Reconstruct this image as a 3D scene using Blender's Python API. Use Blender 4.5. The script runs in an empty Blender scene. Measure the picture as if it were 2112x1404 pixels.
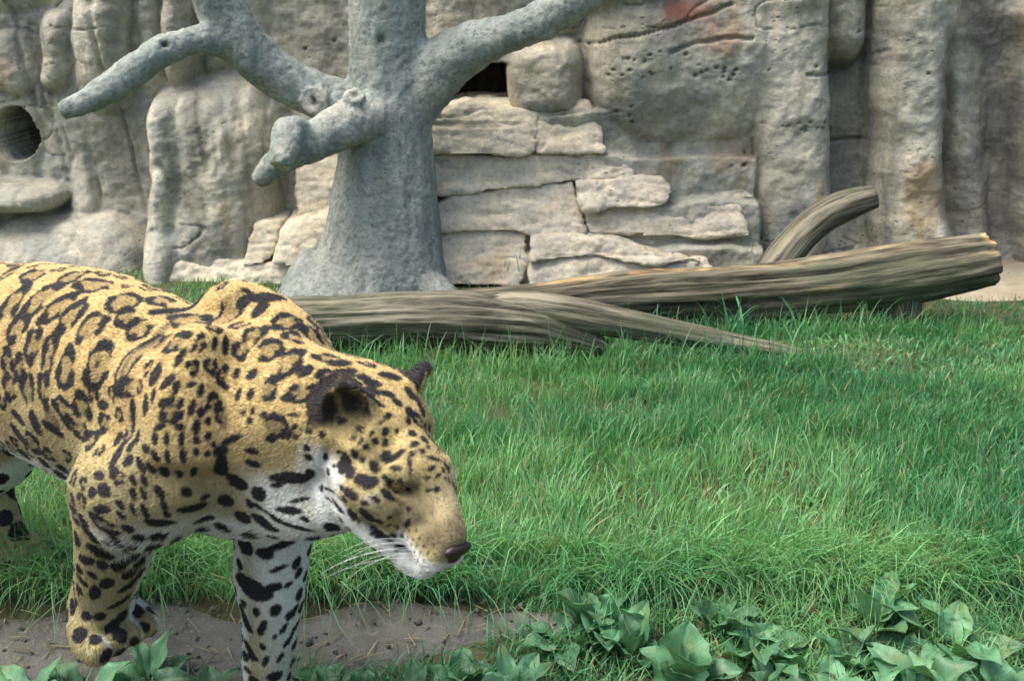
import bpy, bmesh, math, random
import numpy as np
from mathutils import Vector
from mathutils.bvhtree import BVHTree

random.seed(7)
RNG = np.random.default_rng(7)
SC = bpy.context.scene
COL = SC.collection

# ------------------------------------------------------------------ camera
H = 1.15
LENS = 40.0
FPX = LENS / 36.0 * 2112
PITCH = math.atan(702 / FPX)
cam_d = bpy.data.cameras.new('camera')
cam_d.lens = LENS
cam_d.sensor_width = 36.0
cam_d.clip_start = 0.05
cam_d.clip_end = 500
cam_d.dof.use_dof = True
cam_d.dof.focus_distance = 2.5
cam_d.dof.aperture_fstop = 8.0
cam = bpy.data.objects.new('camera', cam_d)
cam.location = (0, 0, H)
cam.rotation_euler = (math.pi / 2 - PITCH, 0, 0)
COL.objects.link(cam)
SC.camera = cam

# ------------------------------------------------------------------ world, sun, exposure
SUN_EL, SUN_AZ = math.radians(64), math.radians(264)      # azimuth clockwise from +Y: from the left
world = bpy.data.worlds.new('World')
SC.world = world
world.use_nodes = True
wn = world.node_tree.nodes
bg = wn['Background']
sky = wn.new('ShaderNodeTexSky')
sky.sky_type = 'NISHITA'
sky.sun_disc = False
sky.sun_elevation = SUN_EL
sky.sun_rotation = SUN_AZ
sky.air_density = 1.0
sky.dust_density = 5.0
sky.ozone_density = 0.6
world.node_tree.links.new(sky.outputs[0], bg.inputs[0])
bg.inputs[1].default_value = 0.072
sun_d = bpy.data.lights.new('sun', 'SUN')
sun_d.energy = 1.3
sun_d.angle = math.radians(50)
sun_d.color = (1.0, 0.97, 0.87)
sun = bpy.data.objects.new('sun', sun_d)
sdir = Vector((math.sin(SUN_AZ) * math.cos(SUN_EL), math.cos(SUN_AZ) * math.cos(SUN_EL), math.sin(SUN_EL)))
sun.rotation_euler = sdir.to_track_quat('Z', 'Y').to_euler()
COL.objects.link(sun)
SC.view_settings.view_transform = 'Standard'
SC.view_settings.look = 'None'
SC.view_settings.exposure = 2.1
SC.view_settings.gamma = 1.0
SC.render.engine = 'CYCLES'
SC.cycles.max_bounces = 6
SC.cycles.transparent_max_bounces = 4
SC.cycles.use_denoising = True

# ------------------------------------------------------------------ where a point of the place shows in the photograph
CAMP = np.array([0, 0, H])
FW = np.array([0, math.cos(PITCH), -math.sin(PITCH)])
UP = np.array([0, math.sin(PITCH), math.cos(PITCH)])
RT = np.array([1.0, 0, 0])


def ray(x, y):
    return FW + RT * (x - 1056) / FPX + UP * (702 - y) / FPX


def ground(x, y, z=0.0):
    r = ray(x, y)
    return CAMP + r * ((z - H) / r[2])


def on_y(x, y, Y):
    r = ray(x, y)
    return CAMP + r * (Y / r[1])


def on_plane(x, y, p0, n):
    r = ray(x, y)
    return CAMP + r * (np.dot(p0 - CAMP, n) / np.dot(r, n))


def proj(P):
    d = np.asarray(P) - CAMP
    t = d @ FW
    return 1056 + FPX * (d @ RT) / t, 702 - FPX * (d @ UP) / t, t


# ------------------------------------------------------------------ noise
def _hash(ix, iy, iz, seed):
    h = (ix.astype(np.uint32) * np.uint32(374761393) + iy.astype(np.uint32) * np.uint32(668265263)
         + iz.astype(np.uint32) * np.uint32(2147483647 - 1274126177) + np.uint32(seed * 9176 + 13))
    h = (h ^ (h >> np.uint32(13))) * np.uint32(1274126177)
    h = (h ^ (h >> np.uint32(16))) * np.uint32(2246822519)
    h = h ^ (h >> np.uint32(15))
    return h.astype(np.float64) / 4294967295.0


def vnoise(p, seed=0):
    p = np.asarray(p, float)
    if p.ndim == 1:
        p = p[None]
    i = np.floor(p).astype(np.int64)
    f = p - i
    f = f * f * f * (f * (f * 6 - 15) + 10)
    out = 0
    for dx in (0, 1):
        wx = f[:, 0] if dx else 1 - f[:, 0]
        for dy in (0, 1):
            wy = f[:, 1] if dy else 1 - f[:, 1]
            for dz in (0, 1):
                wz = f[:, 2] if dz else 1 - f[:, 2]
                out = out + wx * wy * wz * _hash(i[:, 0] + dx + 1000, i[:, 1] + dy + 1000, i[:, 2] + dz + 1000, seed)
    return out * 2 - 1


def fbm(p, octv=4, seed=0, gain=0.5):
    p = np.asarray(p, float)
    a, s = 1.0, 0
    for k in range(octv):
        s = s + a * vnoise(p * 2 ** k + k * 17.3, seed + k)
        a *= gain
    return s


def sm(a, b, x):
    t = np.clip((np.asarray(x, float) - a) / (b - a), 0, 1)
    return t * t * (3 - 2 * t)


# ------------------------------------------------------------------ objects
def tag(o, label=None, cat=None, group=None, kind=None):
    if label: o['label'] = label
    if cat: o['category'] = cat
    if group: o['group'] = group
    if kind: o['kind'] = kind
    return o


def empty(name, loc=(0, 0, 0), **kw):
    o = bpy.data.objects.new(name, None)
    o.location = loc
    o.empty_display_size = 0.1
    COL.objects.link(o)
    return tag(o, **kw)


def mesh_data(name, verts, faces, mat=None, smooth=True):
    me = bpy.data.meshes.new(name)
    verts = np.asarray(verts, float)
    if isinstance(faces, np.ndarray):
        n, k = faces.shape
        me.vertices.add(len(verts))
        me.vertices.foreach_set('co', verts.ravel())
        me.loops.add(n * k)
        me.loops.foreach_set('vertex_index', faces.ravel().astype(np.int32))
        me.polygons.add(n)
        me.polygons.foreach_set('loop_start', np.arange(0, n * k, k, dtype=np.int32))
        me.update(calc_edges=True)
        me.validate()
    else:
        me.from_pydata([tuple(v) for v in verts], [], [tuple(int(i) for i in f) for f in faces])
    if smooth:
        me.polygons.foreach_set('use_smooth', np.ones(len(me.polygons), bool))
    if mat: me.materials.append(mat)
    return me


def obj(name, me, parent=None, loc=None, **kw):
    o = bpy.data.objects.new(name, me)
    COL.objects.link(o)
    if parent:
        o.parent = parent
        o.location = -Vector(parent.location) if loc is None else loc
    elif loc is not None:
        o.location = loc
    return tag(o, **kw)


def point_col(me, name, cols):
    a = me.attributes.new(name, 'FLOAT_COLOR', 'POINT')
    c = np.ones((len(cols), 4))
    c[:, :cols.shape[1]] = cols
    a.data.foreach_set('color', c.ravel())


def point_vec(me, name, v):
    a = me.attributes.new(name, 'FLOAT_VECTOR', 'POINT')
    a.data.foreach_set('vector', np.asarray(v, float).ravel())


# ------------------------------------------------------------------ shapes
def catmull(P, n):
    P = np.asarray(P, float)
    Q = np.vstack([2 * P[0] - P[1], P, 2 * P[-1] - P[-2]])
    t = np.linspace(0, len(P) - 1 - 1e-9, n)
    i = t.astype(int)
    u = (t - i)[:, None]
    a, b, c, d = Q[i], Q[i + 1], Q[i + 2], Q[i + 3]
    return 0.5 * (2 * b + (c - a) * u + (2 * a - 5 * b + 4 * c - d) * u ** 2 + (3 * b - a - 3 * c + d) * u ** 3)


def frames(P, ref=(0, 0, 1)):
    T = np.gradient(P, axis=0)
    T /= np.linalg.norm(T, axis=1)[:, None] + 1e-12
    N = np.zeros_like(P)
    r = np.asarray(ref, float)
    if abs(T[0] @ r) > 0.9: r = np.array([1.0, 0, 0])
    v = r - T[0] * (T[0] @ r)
    N[0] = v / np.linalg.norm(v)
    for k in range(1, len(P)):
        v = N[k - 1] - T[k] * (N[k - 1] @ T[k])
        N[k] = v / np.linalg.norm(v)
    B = np.cross(T, N)
    return T, N, B


def tube(pts, rad, nseg=20, nring=24, cap=True, disp=None, ref=(0, 0, 1)):
    """closed tapered tube; disp(t 0..1, angle, ring centre) -> factor on the radius; returns verts, faces, (t, angle)"""
    pts = np.asarray(pts, float)
    rad = np.asarray(rad, float)
    n = nring
    C = catmull(np.hstack([pts, rad.reshape(len(pts), -1)]), n)
    P = C[:, :3]
    R = np.abs(C[:, 3:])
    if R.shape[1] == 1: R = np.hstack([R, R])
    T, N, B = frames(P, ref)
    ang = np.linspace(0, 2 * math.pi, nseg, endpoint=False)
    tt = np.repeat(np.linspace(0, 1, n), nseg)
    aa = np.tile(ang, n)
    rr1 = np.repeat(R[:, 0], nseg)
    rr2 = np.repeat(R[:, 1], nseg)
    f = np.ones_like(tt)
    if disp is not None: f = disp(tt, aa, np.repeat(P, nseg, axis=0))
    V = np.repeat(P, nseg, axis=0) + np.repeat(N, nseg, axis=0) * (np.cos(aa) * rr1 * f)[:, None] \
        + np.repeat(B, nseg, axis=0) * (np.sin(aa) * rr2 * f)[:, None]
    F = []
    for k in range(n - 1):
        for j in range(nseg):
            a = k * nseg + j
            b = k * nseg + (j + 1) % nseg
            F.append((a, b, b + nseg, a + nseg))
    F = [list(q) for q in F]
    if cap:
        V = np.vstack([V, P[0] - T[0] * R[0, 0] * cap * 0.5, P[-1] + T[-1] * R[-1, 0] * cap * 0.5])
        tt = np.append(tt, [0, 1]); aa = np.append(aa, [0, 0])
        c0, c1 = n * nseg, n * nseg + 1
        for j in range(nseg):
            F.append([c0, (j + 1) % nseg, j])
            F.append([c1, (n - 1) * nseg + j, (n - 1) * nseg + (j + 1) % nseg])
    return V, F, (tt, aa)


def ellipsoid(c, axes, nu=20, nv=12):
    c = np.asarray(c, float)
    A = np.asarray(axes, float)
    V = [c + A[2]]
    for i in range(1, nv):
        ph = math.pi * i / nv
        for j in range(nu):
            th = 2 * math.pi * j / nu
            V.append(c + A[0] * math.sin(ph) * math.cos(th) + A[1] * math.sin(ph) * math.sin(th) + A[2] * math.cos(ph))
    V.append(c - A[2])
    F = []
    for j in range(nu):
        F.append([0, 1 + j, 1 + (j + 1) % nu])
        b = 1 + (nv - 2) * nu
        F.append([len(V) - 1, b + (j + 1) % nu, b + j])
    for i in range(nv - 2):
        for j in range(nu):
            a = 1 + i * nu + j
            d = 1 + i * nu + (j + 1) % nu
            F.append([a, a + nu, d + nu, d])
    return np.array(V), F


def voxel_union(parts, voxel, smooth_it=4, fac=0.5):
    V, F, off = [], [], 0
    for p in parts:
        v, f = p[0], p[1]
        V.append(v)
        F += [[i + off for i in q] for q in f]
        off += len(v)
    me = mesh_data('union', np.vstack(V), F)
    bm = bmesh.new(); bm.from_mesh(me)
    bmesh.ops.recalc_face_normals(bm, faces=bm.faces)
    bm.to_mesh(me); bm.free()
    o = bpy.data.objects.new('union', me)
    COL.objects.link(o)
    m = o.modifiers.new('r', 'REMESH'); m.mode = 'VOXEL'; m.voxel_size = voxel; m.use_smooth_shade = True
    if smooth_it:
        s = o.modifiers.new('s', 'SMOOTH'); s.factor = fac; s.iterations = smooth_it
    dg = bpy.context.evaluated_depsgraph_get()
    ev = o.evaluated_get(dg)
    m2 = bpy.data.meshes.new_from_object(ev, depsgraph=dg)
    nv = len(m2.vertices)
    co = np.empty(nv * 3); m2.vertices.foreach_get('co', co)
    m2.calc_loop_triangles()
    npoly = len(m2.polygons)
    lt = np.empty(npoly, np.int32); m2.polygons.foreach_get('loop_total', lt)
    li = np.empty(len(m2.loops), np.int32); m2.loops.foreach_get('vertex_index', li)
    faces = []
    if (lt == 4).all():
        faces = li.reshape(-1, 4)
    else:
        k = 0
        for n in lt:
            faces.append([int(q) for q in li[k:k + n]]); k += n
    bpy.data.objects.remove(o); bpy.data.meshes.remove(me); bpy.data.meshes.remove(m2)
    return co.reshape(-1, 3), faces


def vnormals(V, F):
    F = np.asarray(F)
    n = np.cross(V[F[:, 2]] - V[F[:, 0]], V[F[:, 3 if F.shape[1] > 3 else 2]] - V[F[:, 1 if F.shape[1] > 3 else 0]]) if F.shape[1] > 3 else \
        np.cross(V[F[:, 1]] - V[F[:, 0]], V[F[:, 2]] - V[F[:, 0]])
    N = np.zeros_like(V)
    for k in range(F.shape[1]): np.add.at(N, F[:, k], n)
    return N / (np.linalg.norm(N, axis=1)[:, None] + 1e-12)


# ------------------------------------------------------------------ materials
class Mat:
    def __init__(self, name, rough=0.8, spec=0.3):
        self.m = bpy.data.materials.new(name)
        self.m.use_nodes = True
        self.nt = self.m.node_tree
        self.b = self.nt.nodes['Principled BSDF']
        self.b.inputs['Roughness'].default_value = rough
        self.b.inputs['Specular IOR Level'].default_value = spec
        self.tc = None

    def n(self, t, **kw):
        x = self.nt.nodes.new(t)
        for k, v in kw.items(): setattr(x, k, v)
        return x

    def l(self, a, b): self.nt.links.new(a, b)

    def coord(self, kind='Object', scale=(1, 1, 1)):
        if self.tc is None: self.tc = self.n('ShaderNodeTexCoord')
        mp = self.n('ShaderNodeMapping')
        mp.inputs['Scale'].default_value = scale
        self.l(self.tc.outputs[kind], mp.inputs[0])
        return mp.outputs[0]

    def attr(self, name, out='Color'):
        a = self.n('ShaderNodeAttribute'); a.attribute_name = name
        return a.outputs[out]

    def scaled(self, vec, scale):
        mp = self.n('ShaderNodeMapping'); mp.inputs['Scale'].default_value = scale
        self.l(vec, mp.inputs[0]); return mp.outputs[0]

    def noise(self, vec, scale, detail=4, rough=0.55, dist=0.0):
        x = self.n('ShaderNodeTexNoise')
        x.inputs['Scale'].default_value = scale
        x.inputs['Detail'].default_value = detail
        x.inputs['Roughness'].default_value = rough
        x.inputs['Distortion'].default_value = dist
        self.l(vec, x.inputs['Vector'])
        return x.outputs['Fac']

    def ramp(self, fac, stops):
        r = self.n('ShaderNodeValToRGB')
        e = r.color_ramp.elements
        while len(e) < len(stops): e.new(0.5)
        for q, (p, c) in zip(e, stops):
            q.position = p
            q.color = (c, c, c, 1) if isinstance(c, (int, float)) else (*c, 1)
        self.l(fac, r.inputs[0])
        return r.outputs[0]

    def mix(self, fac, a, b, mode='MIX'):
        x = self.n('ShaderNodeMix', data_type='RGBA', blend_type=mode)
        for i, v in ((0, fac), (6, a), (7, b)):
            if isinstance(v, (int, float)): x.inputs[i].default_value = v
            elif isinstance(v, tuple): x.inputs[i].default_value = (*v, 1)
            else: self.l(v, x.inputs[i])
        return x.outputs[2]

    def math(self, op, a, b):
        x = self.n('ShaderNodeMath', operation=op)
        for i, v in enumerate((a, b)):
            if isinstance(v, (int, float)): x.inputs[i].default_value = v
            else: self.l(v, x.inputs[i])
        return x.outputs[0]

    def color(self, c):
        if isinstance(c, tuple): self.b.inputs['Base Color'].default_value = (*c, 1)
        else: self.l(c, self.b.inputs['Base Color'])

    def bump(self, h, strength=0.5, dist=0.01):
        x = self.n('ShaderNodeBump')
        x.inputs['Strength'].default_value = strength
        x.inputs['Distance'].default_value = dist
        self.l(h, x.inputs['Height'])
        self.l(x.outputs[0], self.b.inputs['Normal'])


def rock_mat(name, pale, tan, grey, streak=1.0):
    M = Mat(name, 0.9, 0.2)
    o = M.coord('Object')
    big = M.noise(o, 1.6, 4, 0.6, 0.6)
    mid = M.noise(o, 6.5, 6, 0.62)
    fine = M.noise(o, 45, 5, 0.7)
    c = M.mix(M.ramp(big, [(0.38, 0.0), (0.62, 1.0)]), tan, pale)
    c = M.mix(M.ramp(mid, [(0.42, 0.0), (0.68, 0.85)]), c, grey)
    v = M.coord('Object', (7, 7, 0.9))
    st = M.noise(v, 1.0, 4, 0.6)
    c = M.mix(M.ramp(st, [(0.5, 0.0), (0.68, 0.6 * streak)]), c, (grey[0] * 0.42, grey[1] * 0.43, grey[2] * 0.43))
    v2 = M.coord('Object', (4, 4, 1.6))
    ru = M.noise(v2, 1.7, 3, 0.5)
    c = M.mix(M.ramp(ru, [(0.6, 0.0), (0.72, 0.4)]), c, (0.40, 0.25, 0.10))
    strata = M.coord('Object', (5, 5, 13))
    strata.node.inputs['Rotation'].default_value = (0.0, 0.35, 0.2)
    sf = M.noise(strata, 1.6, 5, 0.6, 0.5)
    c = M.mix(M.ramp(sf, [(0.30, 0.3), (0.40, 0.0)]), c, (0.12, 0.115, 0.095))
    c = M.mix(M.ramp(fine, [(0.3, 0.45), (0.55, 0.0)]), c, (0.13, 0.125, 0.10))
    vo = M.n('ShaderNodeTexVoronoi'); vo.inputs['Scale'].default_value = 21
    M.l(M.coord('Object', (1, 1, 1.6)), vo.inputs['Vector'])
    pit = M.ramp(vo.outputs['Distance'], [(0.05, 0.0), (0.22, 1.0)])
    pm = M.ramp(M.noise(o, 3.1, 3), [(0.56, 0.0), (0.66, 1.0)])
    pits = M.math('MULTIPLY', M.math('SUBTRACT', 1.0, pit), pm)
    c = M.mix(M.math('MULTIPLY', pits, 0.6), c, (0.07, 0.07, 0.06))
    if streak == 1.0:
        sa = M.n('ShaderNodeAttribute'); sa.attribute_name = 'stain_shade'
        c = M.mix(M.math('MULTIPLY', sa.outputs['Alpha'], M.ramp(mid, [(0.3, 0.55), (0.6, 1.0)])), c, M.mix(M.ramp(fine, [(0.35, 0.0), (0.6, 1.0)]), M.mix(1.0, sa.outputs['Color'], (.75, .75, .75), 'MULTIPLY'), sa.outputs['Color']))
    M.color(c)
    h = M.math('ADD', M.math('MULTIPLY', mid, 1.0), M.math('MULTIPLY', fine, 0.45))
    h = M.math('ADD', h, M.math('MULTIPLY', sf, 0.35))
    h = M.math('SUBTRACT', h, M.math('MULTIPLY', pits, 0.8))
    M.bump(h, 0.6, 0.025)
    return M.m


ROCK = rock_mat('rock', (0.56, 0.525, 0.41), (0.41, 0.39, 0.305), (0.265, 0.285, 0.262))
SLAB = rock_mat('slab_rock', (0.68, 0.61, 0.46), (0.60, 0.53, 0.385), (0.42, 0.40, 0.33), 0.5)


def tree_mat():
    M = Mat('concrete_bark', 0.9, 0.2)
    o = M.coord('Object')
    a = M.noise(o, 3.5, 5, 0.6)
    f = M.noise(o, 60, 5, 0.7)
    st = M.noise(M.coord('Object', (14, 14, 1.6)), 1.0, 5, 0.6)
    c = M.mix(M.ramp(a, [(0.35, 0.0), (0.65, 1.0)]), (0.235, 0.27, 0.25), (0.38, 0.405, 0.36))
    c = M.mix(M.ramp(st, [(0.42, 0.55), (0.6, 0.0)]), c, (0.15, 0.18, 0.165))
    c = M.mix(M.ramp(f, [(0.36, 0.75), (0.52, 0.0)]), c, (0.12, 0.135, 0.13))
    c = M.mix(M.ramp(M.noise(o, 26, 4, 0.65), [(0.54, 0.0), (0.68, 0.45)]), c, (0.42, 0.43, 0.39))
    c = M.mix(M.ramp(M.noise(o, 8, 3), [(0.6, 0), (0.75, 0.5)]), c, (0.42, 0.41, 0.36))
    c = M.mix(M.attr('cut', 'Fac'), c, M.mix(M.ramp(f, [(0.35, 0.0), (0.6, 1.0)]), (0.30, 0.28, 0.23), (0.58, 0.55, 0.47)))
    c = M.mix(M.attr('hole', 'Fac'), c, (0.04, 0.042, 0.04))
    M.color(c)
    M.bump(M.math('ADD', f, M.math('MULTIPLY', st, 0.8)), 0.6, 0.02)
    return M.m


BARK = tree_mat()


def simple(name, colr, rough=0.8, spec=0.3, bumps=None, var=0.25, scale=20):
    M = Mat(name, rough, spec)
    o = M.coord('Object')
    nz = M.noise(o, scale, 5, 0.65)
    M.color(M.mix(M.ramp(nz, [(0.35, 0.0), (0.65, 1.0)]), tuple(q * (1 - var) for q in colr), tuple(min(1, q * (1 + var)) for q in colr)))
    if bumps: M.bump(nz, bumps[0], bumps[1])
    return M.m


def wood_mat(name, light, dark, moss, warm):
    M = Mat(name, 0.85, 0.2)
    g = M.attr('grain', 'Vector')                    # x along the log in metres, y/z round it
    fib = M.noise(M.scaled(g, (2.2, 26, 26)), 1.0, 6, 0.65, 0.3)
    fine = M.noise(M.scaled(g, (6, 90, 90)), 1.0, 4, 0.6)
    blo = M.noise(M.coord('Object'), 4.0, 4, 0.6)
    c = M.mix(M.ramp(fib, [(0.36, 0.0), (0.6, 1.0)]), dark, light)
    c = M.mix(M.ramp(fine, [(0.38, 0.75), (0.52, 0.0)]), c, tuple(q * 0.35 for q in dark))
    c = M.mix(M.ramp(blo, [(0.5, 0.0), (0.68, 0.65)]), c, moss)
    c = M.mix(M.ramp(M.noise(M.scaled(g, (1.6, 14, 14)), 1.3, 3), [(0.6, 0), (0.7, 0.55)]), c, warm)
    raw = M.attr('raw', 'Fac')
    c = M.mix(raw, c, M.mix(M.ramp(fine, [(0.35, 0.0), (0.6, 1.0)]), (0.30, 0.17, 0.07), (0.60, 0.42, 0.20)))
    M.color(c)
    M.bump(M.math('ADD', fib, M.math('MULTIPLY', fine, 0.7)), 0.9, 0.012)
    return M.m


WOOD = wood_mat('weathered_wood', (0.185, 0.165, 0.115), (0.042, 0.039, 0.026), (0.065, 0.08, 0.045), (0.33, 0.26, 0.15))
WOOD2 = wood_mat('grey_weathered_wood', (0.21, 0.197, 0.145), (0.05, 0.047, 0.033), (0.07, 0.085, 0.05), (0.30, 0.26, 0.17))


def soil_mat(name, a, b, c3):
    M = Mat(name, 0.95, 0.15)
    o = M.coord('Object')
    n1 = M.noise(o, 5, 6, 0.6)
    n2 = M.noise(o, 70, 5, 0.7)
    c = M.mix(M.ramp(n1, [(0.35, 0.0), (0.65, 1.0)]), a, b)
    c = M.mix(M.ramp(n2, [(0.55, 0.0), (0.7, 0.7)]), c, c3)
    M.color(c)
    M.bump(M.math('ADD', n1, n2), 0.8, 0.012)
    return M.m


SOIL = soil_mat('soil', (0.045, 0.05, 0.025), (0.08, 0.075, 0.04), (0.13, 0.11, 0.06))
DIRT = soil_mat('trodden_dirt', (0.085, 0.085, 0.075), (0.145, 0.142, 0.125), (0.21, 0.20, 0.175))


def leaf_mat(name, trans=0.3, rough=0.45, spec=0.4, veins=False):
    M = Mat(name, rough, spec)
    c = M.attr('col')
    if veins:
        nz = M.noise(M.coord('Object'), 45, 4)
        c = M.mix(M.ramp(nz, [(0.38, 0.45), (0.6, 0.0)]), c, (0.025, 0.075, 0.03))
        c = M.mix(M.ramp(M.noise(M.coord('Object'), 17, 3), [(0.6, 0.0), (0.75, 0.5)]), c, (0.16, 0.20, 0.06))
        sx = M.n('ShaderNodeSeparateXYZ'); M.l(M.attr('lv', 'Vector'), sx.inputs[0])
        ab = M.math('ABSOLUTE', sx.outputs[1], 0.0)
        ph = M.math('FRACT', M.math('SUBTRACT', M.math('MULTIPLY', sx.outputs[0], 7.0), M.math('MULTIPLY', ab, 1.6)), 0.0)
        vein = M.math('MAXIMUM', M.ramp(M.math('ABSOLUTE', M.math('SUBTRACT', ph, 0.5), 0.0), [(0.0, 0.8), (0.12, 0.0)]), M.ramp(ab, [(0.03, 1.0), (0.09, 0.0)]))
        c = M.mix(M.math('MULTIPLY', vein, 0.45), c, (0.15, 0.27, 0.13))
        M.bump(M.math('SUBTRACT', M.math('MULTIPLY', nz, 0.5), vein), 0.25, 0.003)
    M.color(c)
    t = M.n('ShaderNodeBsdfTranslucent')
    M.l(M.mix(1.0, c, (1.15, 1.2, 0.7), 'MULTIPLY'), t.inputs[0])
    mx = M.n('ShaderNodeMixShader'); mx.inputs[0].default_value = trans
    M.l(M.b.outputs[0], mx.inputs[1]); M.l(t.outputs[0], mx.inputs[2])
    M.l(mx.outputs[0], M.nt.nodes['Material Output'].inputs[0])
    return M.m


GRASS = leaf_mat('grass_blade', 0.35)
LEAF = leaf_mat('broad_leaf', 0.25, 0.5, 0.45, True)

# ================================================================== THE SETTING
def terrain(x, y):
    p = np.stack([np.asarray(x, float).ravel() * 1.3, np.asarray(y, float).ravel() * 1.3, np.zeros(np.size(x))], 1)
    return (0.018 * fbm(p, 3, 31)).reshape(np.shape(x)) * sm(2.2, 3.0, y) - 0.055 * sm(2.02, 1.74, y)


# path: a trodden strip along the front; how much of a spot belongs to it
def path_mask(x, y):
    x = np.asarray(x, float); y = np.asarray(y, float)
    w = 0.035 * fbm(np.stack([x.ravel() * 4, y.ravel() * 4, np.zeros(x.size)], 1), 3, 5).reshape(x.shape)
    yc = 1.90 + 0.02 * np.sin(x * 3) + 0.05 * sm(-.55, -.3, x)
    half = 0.105 - 0.035 * sm(-0.55, -0.35, x) - 0.06 * sm(-0.25, 0.22, x)
    a = sm(half + 0.03, half - 0.03, np.abs(y - yc) + w)
    b = 0.9 * sm(1, 0.4, np.hypot((x - 0.36) / 0.22, (y - 1.77) / 0.07) + w * 4)      # bare patch among the weeds
    return np.maximum(a * sm(0.35, 0.1, x), b)


gx = np.concatenate([np.linspace(-60, -4.2, 15), np.linspace(-4, 4, 161), np.linspace(4.2, 60, 15)])
gy = np.concatenate([np.linspace(-60, 0.9, 15), np.linspace(1.0, 6.5, 111), np.linspace(7, 60, 12)])
X, Y = np.meshgrid(gx, gy)
GV = np.stack([X.ravel(), Y.ravel(), terrain(X, Y).ravel()], 1)
nx = len(gx)
ii = (np.arange(len(gy) - 1)[:, None] * nx + np.arange(nx - 1)[None]).ravel()
GF = np.stack([ii, ii + 1, ii + nx + 1, ii + nx], 1)
obj('ground', mesh_data('ground', GV, GF, SOIL), kind='structure')

px_ = np.linspace(-3.5, 0.75, 220); py_ = np.linspace(1.55, 2.2, 60)
X, Y = np.meshgrid(px_, py_)
pm = path_mask(X, Y)
Z = terrain(X, Y) - 0.012 + 0.020 * pm + 0.004 * fbm(np.stack([X.ravel() * 14, Y.ravel() * 14, X.ravel() * 0], 1), 3, 8).reshape(X.shape) * pm
PV = np.stack([X.ravel(), Y.ravel(), Z.ravel()], 1)
nx = len(px_)
ii = (np.arange(len(py_) - 1)[:, None] * nx + np.arange(nx - 1)[None]).ravel()
PF = np.stack([ii, ii + 1, ii + nx + 1, ii + nx], 1)
obj('dirt_path', mesh_data('dirt_path', PV, PF, DIRT), kind='structure')

# bare trodden earth along the wall at the right
X, Y = np.meshgrid(np.linspace(1.35, 4.4, 60), np.linspace(4.25, 5.6, 40))
bmk = sm(.0, .25, X - 1.45 - .5 * (4.75 - Y)) * sm(4.32, 4.5, Y)
BV = np.stack([X.ravel(), Y.ravel(), (terrain(X, Y) - .012 + .018 * bmk).ravel()], 1)
ii = (np.arange(39)[:, None] * 60 + np.arange(59)[None]).ravel()
obj('bare_earth', mesh_data('bare_earth', BV, np.stack([ii, ii + 1, ii + 61, ii + 60], 1), soil_mat('dry_earth', (0.28, 0.24, 0.17), (0.40, 0.35, 0.26), (0.20, 0.18, 0.13))), kind='structure')

# ------------------------------------------------------------------ rock wall
WY = 5.35                                        # the plane the wall hangs from


def bulge(u, v, u0, u1, v0, v1, dep, pu=2.6, pv=4.0):
    x = np.abs((u - (u0 + u1) / 2) / ((u1 - u0) / 2))
    y = np.abs((v - (v0 + v1) / 2) / ((v1 - v0) / 2))
    r = x ** pu + y ** pv
    return dep * np.clip(1 - r, 0, 1) ** 0.42


WALL_BULGES = [
    # u0, u1, v0, v1, depth, pu, pv
    (-90, 50, 60, 212, .26, 2.4, 5), (44, 128, 14, 208, .34, 2.4, 5), (-120, 130, -400, 40, .30, 3, 5),
    (112, 292, -420, 262, .42, 2.4, 6), (262, 345, -420, 215, .33, 2.4, 6), (322, 412, -420, 200, .40, 2.4, 6),
    (395, 480, -420, 175, .33, 2.4, 5), (450, 560, -420, 150, .24, 3, 5),
    (30, 128, 222, 430, .16, 2.4, 6), (105, 185, 300, 500, .26, 2.2, 3), (215, 270, 230, 520, .10, 2.4, 5),
    (-140, 125, 375, 448, .44, 4, 2.5), (-300, 320, 440, 760, .52, 5, 2.2),
    (290, 585, 138, 660, .52, 2.6, 3.4), (300, 400, 165, 640, .55, 2.4, 5), (300, 425, 430, 640, .60, 2.4, 3),
    (520, 770, -420, 480, .20, 5, 5), (540, 720, 440, 640, .36, 4, 3),
    (1036, 1222, 78, 250, .46, 3.2, 5), (860, 1000, -420, 128, .22, 4, 5), (960, 1240, -420, 120, .32, 4, 5),
    (1160, 1430, -420, 58, .60, 4, 4),
    (1206, 1620, -170, 384, .57, 5, 2.2), (1440, 1720, -330, 330, .50, 4, 4),
    (1530, 1702, -420, 640, .56, 4, 8), (1300, 1580, 330, 640, .34, 4, 3),
    (1676, 1800, -420, 152, .44, 3, 6), (1660, 1820, 120, 640, .24, 4, 6),
    (1784, 1962, -420, 640, .58, 3, 8), (1860, 1990, -420, 190, .56, 2.3, 3),
    (1955, 2075, 60, 640, .30, 2.3, 6), (1985, 2170, -420, 640, .20, 3, 6), (2090, 2400, -420, 640, .42, 2.5, 6), (2350, 3200, -420, 700, .5, 3, 6), (-900, -60, -420, 640, .35, 3, 6),
]


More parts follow.
